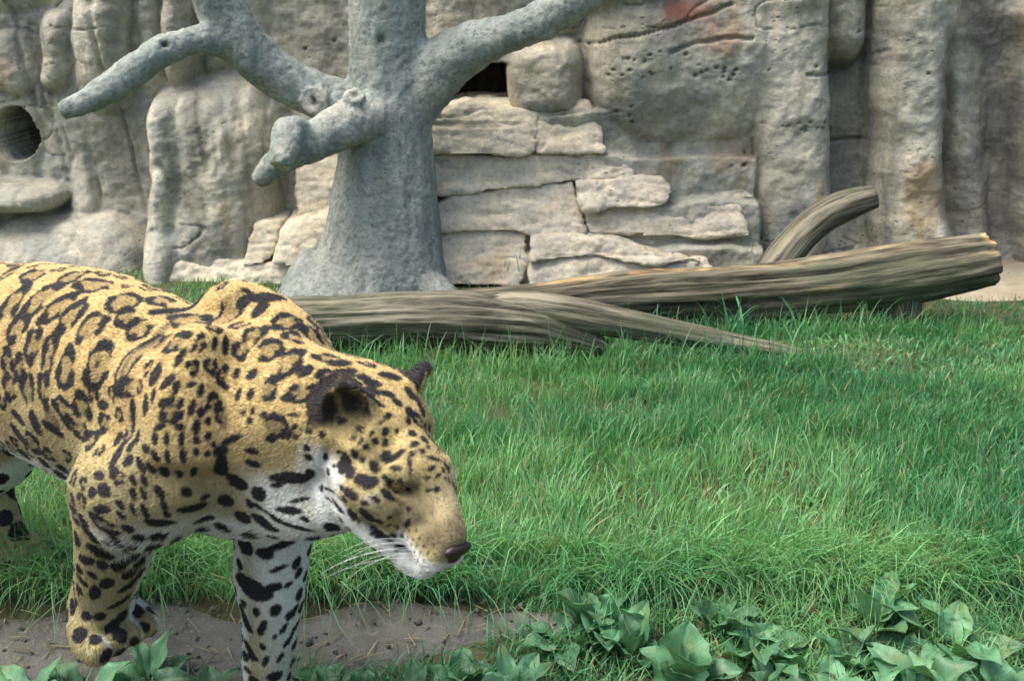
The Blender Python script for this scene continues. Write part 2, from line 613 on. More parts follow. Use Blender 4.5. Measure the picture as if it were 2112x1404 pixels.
STAINS_SHADE = [  # u, v, half width, half height, colour, strength; some dark greys paint shade into recesses, undersides and the right wall
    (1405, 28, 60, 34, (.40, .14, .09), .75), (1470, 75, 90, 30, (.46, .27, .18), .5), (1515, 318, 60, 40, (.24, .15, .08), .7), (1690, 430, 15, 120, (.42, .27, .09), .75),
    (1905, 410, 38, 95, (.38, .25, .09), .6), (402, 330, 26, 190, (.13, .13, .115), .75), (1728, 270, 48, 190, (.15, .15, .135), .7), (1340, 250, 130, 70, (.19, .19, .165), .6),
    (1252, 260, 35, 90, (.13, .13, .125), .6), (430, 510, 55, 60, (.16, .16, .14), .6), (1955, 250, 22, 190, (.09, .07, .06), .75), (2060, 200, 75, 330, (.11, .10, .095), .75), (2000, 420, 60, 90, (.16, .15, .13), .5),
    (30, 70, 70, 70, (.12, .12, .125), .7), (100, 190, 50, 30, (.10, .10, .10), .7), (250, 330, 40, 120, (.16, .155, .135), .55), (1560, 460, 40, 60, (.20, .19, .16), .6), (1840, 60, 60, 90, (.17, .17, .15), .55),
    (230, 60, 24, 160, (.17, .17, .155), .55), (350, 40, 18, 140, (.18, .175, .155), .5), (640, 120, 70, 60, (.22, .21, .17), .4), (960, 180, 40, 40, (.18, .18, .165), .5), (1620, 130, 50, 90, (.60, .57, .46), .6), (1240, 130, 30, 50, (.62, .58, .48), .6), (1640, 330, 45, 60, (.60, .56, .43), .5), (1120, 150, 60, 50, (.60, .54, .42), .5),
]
CRACKS = [[(1645, 150), (1710, 153), (1765, 140), (1810, 105)], [(1706, -20), (1708, 70), (1706, 150)], [(1165, 92), (1280, 76), (1400, 42), (1490, 14)], [(1216, 90), (1214, 150), (1222, 215)],
          [(1692, 305), (1740, 292), (1795, 288)], [(1724, 270), (1722, 330)], [(1370, 100), (1450, 78), (1530, 72)]]
_pr = np.random.default_rng(77)
PITS = [(u + _pr.normal(0, su), v + _pr.normal(0, sv), _pr.uniform(3, 6.5)) for u, v, su, sv, n in ((1330, 120, 45, 30, 16), (1480, 140, 50, 14, 14), (1640, 252, 30, 7, 12), (1290, 232, 12, 12, 4), (1520, 330, 40, 12, 5), (620, 100, 40, 40, 5), (1860, 200, 50, 90, 4)) for _ in range(n)]


def wall_stain_shade(X, Z, D):
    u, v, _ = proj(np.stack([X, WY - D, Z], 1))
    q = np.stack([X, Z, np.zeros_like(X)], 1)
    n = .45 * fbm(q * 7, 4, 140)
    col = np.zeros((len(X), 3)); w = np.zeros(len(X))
    for su, sv, ru, rv, c, k in STAINS_SHADE:
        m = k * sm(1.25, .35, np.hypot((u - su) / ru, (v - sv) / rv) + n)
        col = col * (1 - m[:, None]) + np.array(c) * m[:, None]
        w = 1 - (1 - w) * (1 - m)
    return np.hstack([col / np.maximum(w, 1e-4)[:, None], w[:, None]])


def wall_depth(X, Z):
    P = np.stack([X, np.full_like(X, WY - 0.35), Z], 1)
    u, v, _ = proj(P)
    q = np.stack([X, Z, np.zeros_like(X)], 1)
    u_, v_ = u.copy(), v.copy()
    u = u + 14 * fbm(q * 2.2, 3, 41) + 3 * fbm(q * 11, 2, 42)
    v = v + 12 * fbm(q * 2.2, 3, 43) + 3 * fbm(q * 11, 2, 44)
    d = 0.20 + 0.05 * fbm(q * 1.2, 3, 47)
    for b in WALL_BULGES:
        h = bulge(u, v, *b)
        hb_ = h + 0.02 * fbm(q * 2.0 + b[0], 2, 50)
        t_ = np.clip(.5 + .5 * (hb_ - d) / .11, 0, 1)
        d = np.where(h > 0.004, d * (1 - t_) + hb_ * t_ + .11 * t_ * (1 - t_) * .5, d)
    # steps below the cave behind the slabs
    inside = sm(840, 880, u) * sm(1590, 1540, u)
    st = 0.45 * sm(226, 234, v) + 0.06 * sm(318, 326, v) + 0.08 * sm(402, 410, v) + 0.08 * sm(486, 494, v)
    d = np.maximum(d, st * inside)
    # cave and the black hole at the left edge
    cav = sm(1.05, 0.9, np.maximum(np.abs((u - 990) / 64), np.abs((v - 182) / 48)))
    d = d - 0.75 * cav * sm(1060, 1040, u) * sm(0.49, 0.44, d)
    hole = sm(1.06, 0.94, np.hypot((u + 12) / 50, (v - 283) / 54) + .12 * fbm(q * 8, 2, 69))
    d = d - 1.7 * hole
    # foot of the wall runs forward over the ground
    d = d + 0.10 * sm(380, 640, v) * (1 - inside)
    # carved relief: strata, folds, pits
    d = d + 0.006 * fbm(np.stack([X * 5 + Z * 3, Z * 9 - X * 2, X * 0], 1), 4, 60) + 0.020 * fbm(q * 4, 4, 61) + 0.004 * fbm(q * 30, 3, 62)
    fold = np.abs(fbm(np.stack([X * 7 + Z * 0.8, Z * 1.1, X * 0], 1), 3, 63))
    d = d - 0.022 * sm(0.30, 0.0, fold) * sm(700, 500, u) * sm(560, 300, v)
    wob = 5 * fbm(q * 9, 3, 68)
    for pl in CRACKS:
        C = catmull(np.array(pl, float), 40)
        m = (u_ > C[:, 0].min() - 20) & (u_ < C[:, 0].max() + 20) & (v_ > C[:, 1].min() - 20) & (v_ < C[:, 1].max() + 20)
        dd = np.min(np.hypot(u_[m][:, None] - C[None, :, 0], (v_ + wob)[m][:, None] - C[None, :, 1]), axis=1)
        d[m] -= .028 * sm(6, 1, dd)
    for pu_, pv_, pr_ in PITS:
        m = (np.abs(u_ - pu_) < 14) & (np.abs(v_ - pv_) < 14)
        d[m] -= .028 * sm(1, .2, np.hypot((u_[m] - pu_) / pr_, (v_[m] - pv_) / pr_ * 1.3))
    cr = np.abs(fbm(np.stack([X * 2.2, Z * 4.5, X * 0 + 3], 1), 3, 66))
    d = d - 0.016 * sm(0.035, 0.0, cr) * sm(-.1, .3, vnoise(q * 1.7, 67))
    return d


wx = np.concatenate([np.linspace(-4.6, -2.65, 40), np.linspace(-2.62, 2.62, 720), np.linspace(2.65, 4.6, 40)])
wz = np.concatenate([np.linspace(-0.12, 1.36, 220), np.linspace(1.38, 2.5, 60)])
X, Zz = np.meshgrid(wx, wz)
D = wall_depth(X.ravel(), Zz.ravel())
WV = np.stack([X.ravel(), WY - D, Zz.ravel()], 1)
nx = len(wx)
ii = (np.arange(len(wz) - 1)[:, None] * nx + np.arange(nx - 1)[None]).ravel()
WF = np.stack([ii, ii + 1, ii + nx + 1, ii + nx], 1)
rock_wall = empty('rock_wall', (0, WY, 0), label='tall sculpted tan and grey rock wall behind the bare tree', cat='rock wall')
# close it into a solid cliff: the back and the top
nb = len(WV)
top = np.arange((len(wz) - 1) * nx, len(wz) * nx)
back_top = WV[top] + np.array([0, 1.6, 0.0]); back_top[:, 1] = WY + 1.6
back_bot = back_top.copy(); back_bot[:, 2] = -0.12
WV = np.vstack([WV, back_top, back_bot])
j = np.arange(nx - 1)
WF = np.vstack([WF, np.stack([top[j], top[j + 1], nb + j + 1, nb + j], 1), np.stack([nb + j, nb + j + 1, nb + nx + j + 1, nb + nx + j], 1)])
cm = mesh_data('cliff_face', WV, WF, ROCK)
stn_shade = np.zeros((len(WV), 4)); stn_shade[:nb] = wall_stain_shade(WV[:nb, 0], WV[:nb, 2], WY - WV[:nb, 1])
a = cm.attributes.new('stain_shade', 'FLOAT_COLOR', 'POINT'); a.data.foreach_set('color', stn_shade.ravel())
obj('cliff_face', cm, rock_wall)


def slab(poly, yfront, thick=0.4, mat=SLAB, seed=0, name='slab', lab=None):
    """a stratified block: the outline stands at depth yfront, its body runs back into the wall"""
    cu, cv = np.mean(poly, axis=0)
    P = np.array([on_y(u + 4 * np.sign(u - cu), v + 2.5 * np.sign(v - cv), yfront) for u, v in poly])
    P[:, 1] += 0.55 * (P[:, 2] - P[:, 2].min())          # the faces lean back
    n = len(P)
    Q = np.vstack([P, P + np.array([0, thick, 0.015])])
    F = [list(range(n))[::-1], [n + k for k in range(n)]]
    for k in range(n): F.append([k, (k + 1) % n, n + (k + 1) % n, n + k])
    V, F2 = voxel_union([(Q, F)], 0.011, 8)
    F2 = np.asarray(F2)
    N = vnormals(V, F2)
    s = 0.012 * fbm(np.stack([V[:, 0] * 6, V[:, 1] * 6, V[:, 2] * 15], 1) + seed * 7.7, 4, 70) + 0.004 * fbm(V * 40 + seed, 3, 71)
    st = np.abs(fbm(np.stack([V[:, 0] * 2, V[:, 1] * 2, V[:, 2] * 20], 1) + seed * 3.1, 2, 72))
    s = s - 0.010 * sm(0.10, 0.0, st)
    V = V + N * s[:, None]
    o = obj(name, mesh_data(name, V, F2, mat), rock_wall)
    if lab: o['label'] = lab
    return o


SLABS = [
    # the ledge under the cave and the strata that step down from it (outline in the photograph, distance)
    ([(880, 232), (960, 222), (1060, 224), (1110, 240), (1105, 312), (1060, 322), (960, 318), (880, 314)], 4.40),
    ([(1100, 218), (1160, 212), (1215, 216), (1235, 262), (1250, 318), (1180, 320), (1108, 316), (1106, 250)], 4.42),
    ([(890, 322), (1010, 326), (1110, 324), (1230, 326), (1300, 348), (1312, 366), (1230, 376), (1080, 386), (960, 398), (890, 402)], 4.37),
    ([(1188, 384), (1290, 372), (1370, 376), (1388, 400), (1372, 426), (1270, 431), (1204, 434)], 4.30),
    ([(1315, 372), (1450, 366), (1530, 372), (1555, 408), (1480, 420), (1392, 424), (1392, 392)], 4.42),
    ([(900, 430), (960, 408), (1090, 392), (1178, 388), (1196, 436), (1210, 484), (1100, 488), (1060, 478), (900, 480)], 4.30),
    ([(1202, 440), (1290, 436), (1400, 430), (1530, 424), (1548, 486), (1440, 492), (1330, 486), (1216, 484)], 4.30),
    ([(905, 488), (1000, 482), (1070, 484), (1084, 500), (1080, 552), (1070, 590), (905, 592)], 4.22),
    ([(1094, 498), (1180, 494), (1260, 500), (1370, 522), (1450, 540), (1330, 546), (1240, 532), (1094, 540)], 4.20),
    ([(1092, 546), (1160, 540), (1240, 538), (1330, 552), (1460, 548), (1500, 610), (1092, 610)], 4.16),
    ([(1300, 494), (1400, 500), (1480, 498), (1488, 530), (1420, 528), (1330, 508)], 4.32),
    ([(1494, 496), (1560, 492), (1580, 560), (1500, 570)], 4.34),
    # left of the tree
    ([(575, 480), (620, 462), (690, 458), (690, 545), (640, 552), (560, 545)], 4.32),
    ([(520, 470), (568, 468), (556, 540), (500, 552), (505, 500)], 4.36),
    ([(320, 562), (420, 546), (540, 552), (690, 550), (690, 620), (320, 620)], 4.30),
    ([(600, 352), (640, 344), (690, 340), (690, 450), (610, 452)], 4.52),
]
for k, (poly, yf) in enumerate(SLABS):
    slab(poly, yf + 0.40, 0.45, SLAB, k)

# ------------------------------------------------------------------ bare tree
TB = ground(760, 606)
TY = TB[1] + 0.16
PXM = TY / FPX / math.cos(PITCH) * 1.0 * (1 / 1.0)


def tpt(u, v, dy=0.0):
    return on_y(u, v, TY + dy)


def pxr(u, v, dy, r):
    t = proj(tpt(u, v, dy))[2]
    return r * t / FPX


def limb(pts, nseg=28, nring=60):
    P = [tpt(u, v, dy) for u, v, dy, r in pts]
    R = [pxr(u, v, dy, r) for u, v, dy, r in pts]
    V, F, _ = tube(P, R, nseg, nring, cap=0.5)
    return V, F


TREE = {
    'trunk': [(756, 690, 0, 230), (758, 640, 0, 196), (764, 606, 0, 170), (783, 560, 0, 143), (789, 500, 0, 124), (793, 400, 0, 109),
              (797, 300, 0, 97), (800, 220, 0, 90), (801, 120, 0, 80), (801, 0, 0, 79), (804, -200, 0, 76), (815, -500, 0, 66), (820, -800, 0, 50)],
    'left_limb': [(795, 235, 0, 62), (730, 222, -.02, 55), (650, 195, -.06, 46), (570, 155, -.10, 47), (510, 100, -.14, 50), (462, 30, -.16, 52),
                  (425, -60, -.18, 50), (395, -220, -.2, 45), (350, -420, -.2, 34)],
    'drooping_branch': [(505, 95, -.14, 40), (450, 82, -.20, 33), (400, 84, -.26, 31), (340, 104, -.33, 33), (285, 142, -.38, 34), (230, 180, -.42, 32), (180, 208, -.45, 27), (128, 232, -.47, 19)],
    'right_limb': [(815, 260, 0, 60), (862, 190, .0, 64), (915, 130, -.02, 60), (985, 92, -.05, 46), (1060, 66, -.08, 40), (1120, 42, -.10, 41), (1180, 4, -.12, 40), (1250, -50, -.12, 38), (1400, -180, -.1, 30)],
    'front_stub': [(800, 240, -.02, 62), (755, 240, -.14, 52), (700, 262, -.24, 46), (650, 292, -.30, 40), (610, 312, -.33, 36), (570, 340, -.34, 30), (528, 376, -.34, 20)],
    'cut_stub': [(625, 285, -.31, 34), (600, 272, -.37, 35), (590, 300, -.42, 32), (580, 338, -.46, 26)],
    'knob': [(728, 230, -.16, 26), (732, 205, -.215, 22), (733, 194, -.235, 19)],
    'collar': [(660, 215, -.10, 34), (648, 208, -.15, 27), (644, 206, -.165, 25)],
    'nub': [(1110, 50, -.10, 34), (1130, 66, -.12, 26), (1140, 76, -.13, 17)],
    'lump': [(985, 92, -.05, 36), (962, 62, -.05, 24), (955, 52, -.05, 14)],
}
tree_parts = {k: limb(v) for k, v in TREE.items()}
roots = []
for u, v2, dy in ((598, 618, -.05), (938, 612, .02)):
    g = ground(u, v2); g[2] = 0.0
    c = tpt(780, 520, 0)
    roots.append(tube([c, (c + g) / 2 + np.array([0, 0, -.05]), g + np.array([0, 0, -.03])], [.15, .11, .06], 16, 20, cap=0.5)[:2])
V, F = voxel_union(list(tree_parts.values()) + roots, 0.010, 14)
F = np.asarray(F)
N = vnormals(V, F)
V = V + N * (0.006 * fbm(V * 6, 3, 80) + 0.004 * fbm(V * np.array([26, 26, 7]), 3, 81) + 0.003 * fbm(V * 55, 2, 82))[:, None]
# knots, sawn faces and rubbed patches sit where the sight line meets the bark
TBV = BVHTree.FromPolygons([tuple(v) for v in V], [tuple(int(i) for i in f) for f in F])
cutm = np.zeros(len(V)); holem = np.zeros(len(V))
N0 = N.copy(); dv_ = np.zeros(len(V))
for u, v, r, dep, pale, dk, hr in ((648, 207, 27, .030, .85, .85, .38), (731, 194, 19, .012, .35, .75, .6), (579, 345, 21, .010, 1.0, .15, .3), (785, 84, 14, .014, .0, .55, .8),
                                   (124, 236, 20, .035, .1, .8, .8), (341, 92, 13, .020, .0, .75, .8), (522, 377, 15, .02, .1, .6, .8), (1142, 80, 13, .01, .1, .7, .8)):
    hit = TBV.ray_cast(Vector(CAMP), Vector(ray(u, v)).normalized())[0]
    if hit is None: continue
    hit = np.array(hit)
    rm = r * proj(hit)[2] / FPX
    dd = np.linalg.norm(V - hit, axis=1) / rm + .22 * vnoise(V * 45, 85) * (np.linalg.norm(V - hit, axis=1) < rm * 3)
    cutm = np.maximum(cutm, pale * sm(1.1, .85, dd)); holem = np.maximum(holem, dk * sm(hr * 1.2, hr * .6, dd))
    dv_ += -dep * sm(hr * 1.3, 0, dd) + .010 * np.exp(-((dd - 1.0) / .22) ** 2) * (pale > .2)
V = V + N0 * dv_[:, None]
for u, v, r in ((592, 300, 40), (700, 240, 60), (600, 262, 35), (760, 230, 60), (880, 200, 50), (700, 560, 120), (860, 580, 90)):
    hit = TBV.ray_cast(Vector(CAMP), Vector(ray(u, v)).normalized())[0]
    if hit is None: continue
    dd = np.linalg.norm(V - np.array(hit), axis=1) / (r * proj(np.array(hit))[2] / FPX)
    cutm = np.maximum(cutm, .40 * sm(1.3, .3, dd + .4 * vnoise(V * 18, 86)))
N = vnormals(V, F)
# hand each face to the limb it grew from
cent = V[F].mean(1)
names = ['trunk', 'left_limb', 'drooping_branch', 'right_limb', 'front_stub', 'cut_stub']
best = np.full(len(F), 1e9); own = np.zeros(len(F), int)
for k, nm in enumerate(names):
    pts = np.array([[*tpt(u, v, dy), pxr(u, v, dy, r)] for u, v, dy, r in TREE[nm]])
    C = catmull(pts, 60)
    d = np.min(np.linalg.norm(cent[:, None, :] - C[None, :, :3], axis=2) - C[None, :, 3], axis=1) + (0 if k == 0 else 0.012)
    own = np.where(d < best, k, own); best = np.minimum(d, best)
tree = empty('bare_tree', (TB[0], TY, 0), label='bare grey tree with thick trunk and sawn-off limbs before the rock wall', cat='tree')
for k, nm in enumerate(names):
    f = F[own == k]
    idx, inv = np.unique(f, return_inverse=True)
    me = mesh_data(nm, V[idx], inv.reshape(f.shape), BARK)
    for an, am in (('cut', cutm), ('hole', holem)):
        a = me.attributes.new(an, 'FLOAT', 'POINT'); a.data.foreach_set('value', am[idx].astype(np.float32))
    me.normals_split_custom_set_from_vertices([tuple(q) for q in N[idx]])
    obj('trunk' if nm == 'trunk' else 'limb' if 'limb' in nm else 'branch' if 'branch' in nm else 'limb_stub', me, tree)

# ------------------------------------------------------------------ fallen logs
def log_tube(pts, rad, mat, name, parent, seed, nseg=72, nring=170, groove=0.10, raw_fn=None, shape=None, endcap=0.15):
    P = np.asarray(pts, float)
    L = np.linalg.norm(np.diff(P, axis=0), axis=1).sum()
    ra = float(np.mean(rad))

    def disp(t, a, c):
        cyl = np.stack([t * L * 1.2, np.cos(a) * 2.0, np.sin(a) * 2.0], 1)
        f = 1 + 0.10 * fbm(cyl * np.array([2, .8, .8]) + seed, 3, 90)
        gr = fbm(np.stack([t * L * 0.8, np.cos(a) * 5 + seed, np.sin(a) * 5], 1), 3, 91)
        g2 = fbm(np.stack([t * L * 0.6, np.cos(a) * 9 + seed, np.sin(a) * 9], 1), 2, 92)
        f = f + groove * 0.6 * gr - groove * 0.9 * sm(0.16, 0.0, np.abs(g2 + 0.1)) + 0.012 * fbm(np.stack([t * L * 9, np.cos(a) * 9, np.sin(a) * 9], 1), 2, 93)
        if shape is not None: f = f * shape(t, a)
        return f
    V, F, (tt, aa) = tube(P, rad, nseg, nring, cap=endcap, disp=disp)
    me = mesh_data(name, V, F, mat)
    point_vec(me, 'grain', np.stack([tt * L, np.cos(aa) * ra, np.sin(aa) * ra], 1))
    raw = np.zeros(len(V)) if raw_fn is None else raw_fn(tt, aa)
    a = me.attributes.new('raw', 'FLOAT', 'POINT'); a.data.foreach_set('value', raw.astype(np.float32))
    return obj(name, me, parent)


def lpt(u, v, Y): return on_y(u, v, Y)


# rear log: split and flat-topped, its right end propped up on a stub
RY = [3.88, 3.92, 3.95, 3.98, 4.00, 4.02, 4.04, 4.05]
RL = [(760, 668, 38), (930, 640, 44), (1100, 630, 50), (1300, 612, 58), (1500, 600, 62), (1700, 582, 66), (1880, 556, 68), (2040, 532, 56)]
rp = [lpt(u, v, y) for (u, v, r), y in zip(RL, RY)]
rr = [r * y / FPX * 1.04 for (u, v, r), y in zip(RL, RY)]
rear = empty('split_log', (rp[4][0], rp[4][1], 0), label='long split log with a flat splintered top, one end propped up off the grass', cat='log')


def rear_shape(t, a):
    # angle 0 is up: shave the top flat along most of the length and hollow it towards the right
    topm = sm(0.55, 0.95, np.cos(a + 0.15))
    f = 1 - topm * (0.10 + 0.16 * sm(0.35, 0.75, t))
    f = f + 0.10 * sm(0.72, 0.86, np.cos(a + 0.55)) * sm(0.5, 0.8, t)
    jag = 0.06 * vnoise(np.stack([np.cos(a) * 6, np.sin(a) * 6, t * 0], 1), 3)
    return f + jag * sm(0.97, 1.0, t)


def rear_raw(t, a):
    e = sm(0.62, 0.82, np.cos(a + 0.45)) * sm(0.99, 0.90, np.cos(a + 0.45))
    n = vnoise(np.stack([t * 14, np.cos(a) * 4, np.sin(a) * 4], 1), 12)
    return np.clip(0.6 * e * sm(-.4, .4, vnoise(np.stack([t * 60, np.cos(a) * 9, np.sin(a) * 9], 1), 14)) * sm(0.25, 0.35, t) * sm(0.95, 0.6, t) * sm(-0.5, 0.3, n) + 0.9 * sm(0.985, 1.0, t) * sm(0.2, 0.7, np.cos(a + .3)), 0, 1)


log_tube(rp, rr, WOOD, 'log_trunk', rear, 3.0, groove=0.16, raw_fn=rear_raw, shape=rear_shape, nring=220)
bl = [(1570, 590, 4.22, 34), (1605, 545, 4.25, 36), (1650, 490, 4.30, 32), (1700, 446, 4.32, 31), (1755, 420, 4.31, 29), (1806, 405, 4.30, 23)]
log_tube([lpt(u, v, y) for u, v, y, r in bl], [r * y / FPX * 1.04 for u, v, y, r in bl], WOOD2, 'branch', rear, 9.0, 36, 70, 0.035, endcap=0.5)
gs = ground(1850, 668)
log_tube([lpt(1860, 590, 4.03), lpt(1852, 640, 4.03), (gs[0], gs[1] + .02, -.03)], [.075, .08, .09], WOOD, 'support_stub', rear, 12.0, 36, 30, 0.12)

# front log with its long tapering branch
FY = [3.64, 3.66, 3.66, 3.66, 3.65, 3.63]
FL = [(540, 672, 50), (700, 664, 52), (850, 658, 55), (1000, 662, 58), (1130, 676, 50), (1250, 716, 16)]
fp = [lpt(u, v, y) for (u, v, r), y in zip(FL, FY)]
fr = [r * y / FPX * 1.04 for (u, v, r), y in zip(FL, FY)]
front = empty('forked_log', (fp[3][0], fp[3][1], 0), label='grey weathered log with a long tapering branch lying in front of the split log', cat='log')
log_tube(fp, fr, WOOD2, 'log_trunk', front, 21.0, groove=0.12, endcap=0.3)
bb = [(960, 648, 3.70, 46), (1080, 640, 3.67, 40), (1180, 650, 3.64, 35), (1300, 671, 3.64, 30), (1420, 693, 3.63, 25), (1550, 714, 3.64, 18), (1640, 728, 3.62, 12), (1700, 736, 3.60, 6)]
log_tube([lpt(u, v, y) for u, v, y, r in bb], [r * y / FPX * 1.04 for u, v, y, r in bb], WOOD2, 'branch', front, 27.0, 40, 120, 0.08)

# ================================================================== THE JAGUAR
JS = H / 1.22
JA = math.radians(35)
JD = np.array([math.cos(JA), -math.sin(JA), 0])          # heading
JL = np.array([math.sin(JA), math.cos(JA), 0])           # its left, away from the camera
JZ = np.array([0, 0, 1.0])
JO = ground(535, 1430) - 0.07 * JS * JL                  # under the left fore paw, on the animal's middle plane


def J(f, l, z): return JO + JS * (f * JD + l * JL) + np.array([0, 0, JS * z])


def JP(u, v, l):                                         # where a sight line meets the plane l beside the middle
    return on_plane(u, v, JO + JS * l * JL, JL)


def jloc(P):
    d = (np.asarray(P) - JO) / JS
    return d @ JD, d @ JL, d[..., 2]


def loft(st, nseg=36):
    """closed body from stations (f, l, ztop, zbot, half width, lowness of the widest point)"""
    C = catmull(np.array(st, float), 60)
    V = []
    a = np.linspace(0, 2 * math.pi, nseg, endpoint=False)
    for f, l, zt, zb, w, q in C:
        m = zb + (zt - zb) * q
        z = np.where(np.sin(a) > 0, m + (zt - m) * np.sin(a), m + (m - zb) * np.sin(a))
        ll = l + w * np.sign(np.cos(a)) * np.abs(np.cos(a)) ** 0.92
        V += [J(f, x, y) for x, y in zip(ll, z)]
    F = []
    n = len(C)
    for k in range(n - 1):
        for j in range(nseg):
            p, r = k * nseg + j, k * nseg + (j + 1) % nseg
            F.append([p, r, r + nseg, p + nseg])
    F.append(list(range(nseg))); F.append([(n - 1) * nseg + j for j in range(nseg)][::-1])
    return np.array(V), F


def jtube(pts, rad, nseg=20, nring=28):
    return tube(pts, [r * JS for r in rad], nseg, nring, cap=0.9)[:2]


def jell(c, r, yaw=0.0, pit=0.0):
    d = np.array([math.cos(pit) * math.cos(yaw), math.cos(pit) * math.sin(yaw), math.sin(pit)])
    A0 = d[0] * JD + d[1] * JL + d[2] * JZ
    A1 = np.cross(JZ, A0); A1 /= np.linalg.norm(A1)
    A2 = np.cross(A0, A1)
    return ellipsoid(c, [A0 * r[0] * JS, A1 * r[1] * JS, A2 * r[2] * JS], 24, 16)


parts = []
# trunk of the body, rump to breast
parts.append(loft([
    (-1.12, 0, .62, .48, .05, .5), (-1.06, 0, .68, .42, .105, .5), (-.95, 0, .725, .40, .135, .5), (-.78, 0, .738, .43, .145, .5), (-.60, 0, .738, .425, .15, .48),
    (-.45, 0, .755, .41, .156, .45), (-.30, 0, .768, .392, .158, .45), (-.15, 0, .752, .375, .156, .46), (0, 0, .732, .372, .143, .48),
    (.12, 0, .745, .385, .125, .5), (.22, 0, .735, .43, .10, .5), (.30, -.01, .72, .49, .075, .5)]))
# shoulder blades and upper arms
for s in (-1, 1):
    parts.append(jtube([J(.10, .065 * s, .745), J(.10, .095 * s, .66), J(.11, .115 * s, .56)], [.040, .075, .085]))
    parts.append(jell(J(.02, .105 * s, .58), (.12, .055, .13), 0, .3))
parts.append(jtube([J(-.02, .05, .715), J(.045, .05, .752), J(.11, .05, .742), J(.18, .04, .69)], [.045, .038, .042, .06]))
# neck
HYAW, HPIT, HROLL = math.radians(46), math.radians(31), math.radians(-4)
HK = 0.87
_d = np.array([math.cos(HYAW) * math.cos(HPIT), -math.sin(HYAW) * math.cos(HPIT), -math.sin(HPIT)])
_l = np.array([math.sin(HYAW), math.cos(HYAW), 0])
_u = np.cross(_d, _l)
HL = _l * math.cos(HROLL) + _u * math.sin(HROLL)
HU = -_l * math.sin(HROLL) + _u * math.cos(HROLL)
HD = _d
HO = np.array([-0.171, 1.460, 0.552])


def Hd(x, y, z): return HO + HK * (x * HD + y * HL + z * HU)


def hloc(P):
    d = (np.asarray(P) - HO) / HK
    return np.stack([d @ HD, d @ HL, d @ HU], -1)


def hell(c, r, rotx=0.0):
    A0 = HD * math.cos(rotx) + HU * math.sin(rotx); A2 = -HD * math.sin(rotx) + HU * math.cos(rotx)
    return ellipsoid(Hd(*c), [A0 * r[0] * HK, HL * r[1] * HK, A2 * r[2] * HK], 24, 16)


def htube(pts, rad, nseg=18, nring=20): return tube([Hd(*p) for p in pts], [np.asarray(r) * HK for r in rad], nseg, nring, cap=0.9)[:2]


nb_ = J(.14, 0, .60)
hb = Hd(-.06, 0, 0.0)
parts.append(tube([J(.02, 0, .585), nb_, nb_ * .5 + hb * .5 + np.array([0, 0, .005]), hb, Hd(.0, 0, -.01)], [.135, .125, .105, .092, .075], 28, 40, cap=0.9)[:2])
parts.append(jtube([J(.12, 0, .47), J(.26, -.01, .50), Hd(-.0, 0, -.06)], [.075, .068, .055]))
# head
parts += [
    hell((-.005, 0, .012), (.088, .074, .062)),
    htube([(.0, 0, .030), (.07, 0, .036), (.12, 0, .022), (.175, 0, .004), (.192, 0, -.004)], [.050, .040, .031, .027, .021]),
    hell((.145, 0, -.035), (.058, .046, .043), -.12),
    hell((.172, .020, -.044), (.034, .028, .029)), hell((.172, -.020, -.044), (.034, .028, .029)),
    hell((.120, 0, -.094), (.062, .036, .027), -.03),
    hell((.165, 0, -.088), (.022, .026, .020)),
    hell((.190, 0, -.006), (.014, .021, .013)),
]
for s in (-1, 1):
    parts += [
        htube([(-.02, .050 * s, -.03), (.05, .062 * s, -.018), (.10, .046 * s, -.022)], [.045, .040, .030]),
        htube([(-.02, .050 * s, -.065), (.05, .044 * s, -.078), (.12, .022 * s, -.086)], [.040, .032, .022]),
        htube([(.055, .052 * s, .030), (.075, .040 * s, .042), (.09, .026 * s, .040)], [.014, .016, .014]),
        hell((-.05, .045 * s, -.02), (.06, .045, .06)), hell((.095, .026 * s, -.012), (.045, .028, .036)), hell((.085, .026 * s, -.058), (.050, .026, .030)),
    ]
# ears: solid lobes, hollowed afterwards
EARS = {}
for s in (-1, 1):
    base = np.array([-.042, .060 * s, .038])
    tip = base + .084 * np.array([-.42, .36 * s, .83])
    EARS[s] = (base, tip)
    ax = (tip - base); ln = np.linalg.norm(ax); ax /= ln
    fr_ = np.array([.75, .65 * s, 0.2]); fr_ -= ax * (fr_ @ ax); fr_ /= np.linalg.norm(fr_)
    sd = np.cross(ax, fr_)
    W = lambda q: q[0] * HD + q[1] * HL + q[2] * HU
    c = base + ax * ln * .42
    parts.append(ellipsoid(Hd(*c), [W(fr_) * .020 * HK, W(sd) * .050 * HK, W(ax) * ln * .66 * HK], 24, 16))
    EARS[s] = (base, tip, ax, fr_, sd, ln, c)
# right fore leg, lifted and swinging; left fore leg planted
def leg(pts): return tube([p for p, r in pts], [r * JS for p, r in pts], 24, 44, cap=0.9)[:2]


parts.append(leg([(J(.10, -.11, .56), .085), (J(.0, -.125, .48), .095), (JP(262, 985, -.125), .088), (JP(245, 1060, -.125), .076), (JP(238, 1120, -.12), .068), (JP(226, 1175, -.115), .060), (JP(218, 1220, -.11), .055), (JP(218, 1255, -.11), .054)]))
parts.append(jtube([JP(262, 985, -.125), JP(205, 1010, -.125), JP(195, 1060, -.125), JP(200, 1130, -.12)], [.06, .045, .042, .035]))
parts.append(jtube([JP(200, 1200, -.11), JP(198, 1262, -.11), JP(226, 1300, -.11)], [.046, .055, .044]))
parts.append(leg([(J(.12, .09, .57), .085), (J(.10, .09, .48), .085), (JP(563, 1045, .085), .078), (JP(562, 1110, .08), .070), (JP(560, 1170, .075), .064), (JP(556, 1230, .07), .056), (JP(552, 1300, .07), .047), (JP(552, 1370, .07), .043), (J(.02, .07, -.015), .046)]))
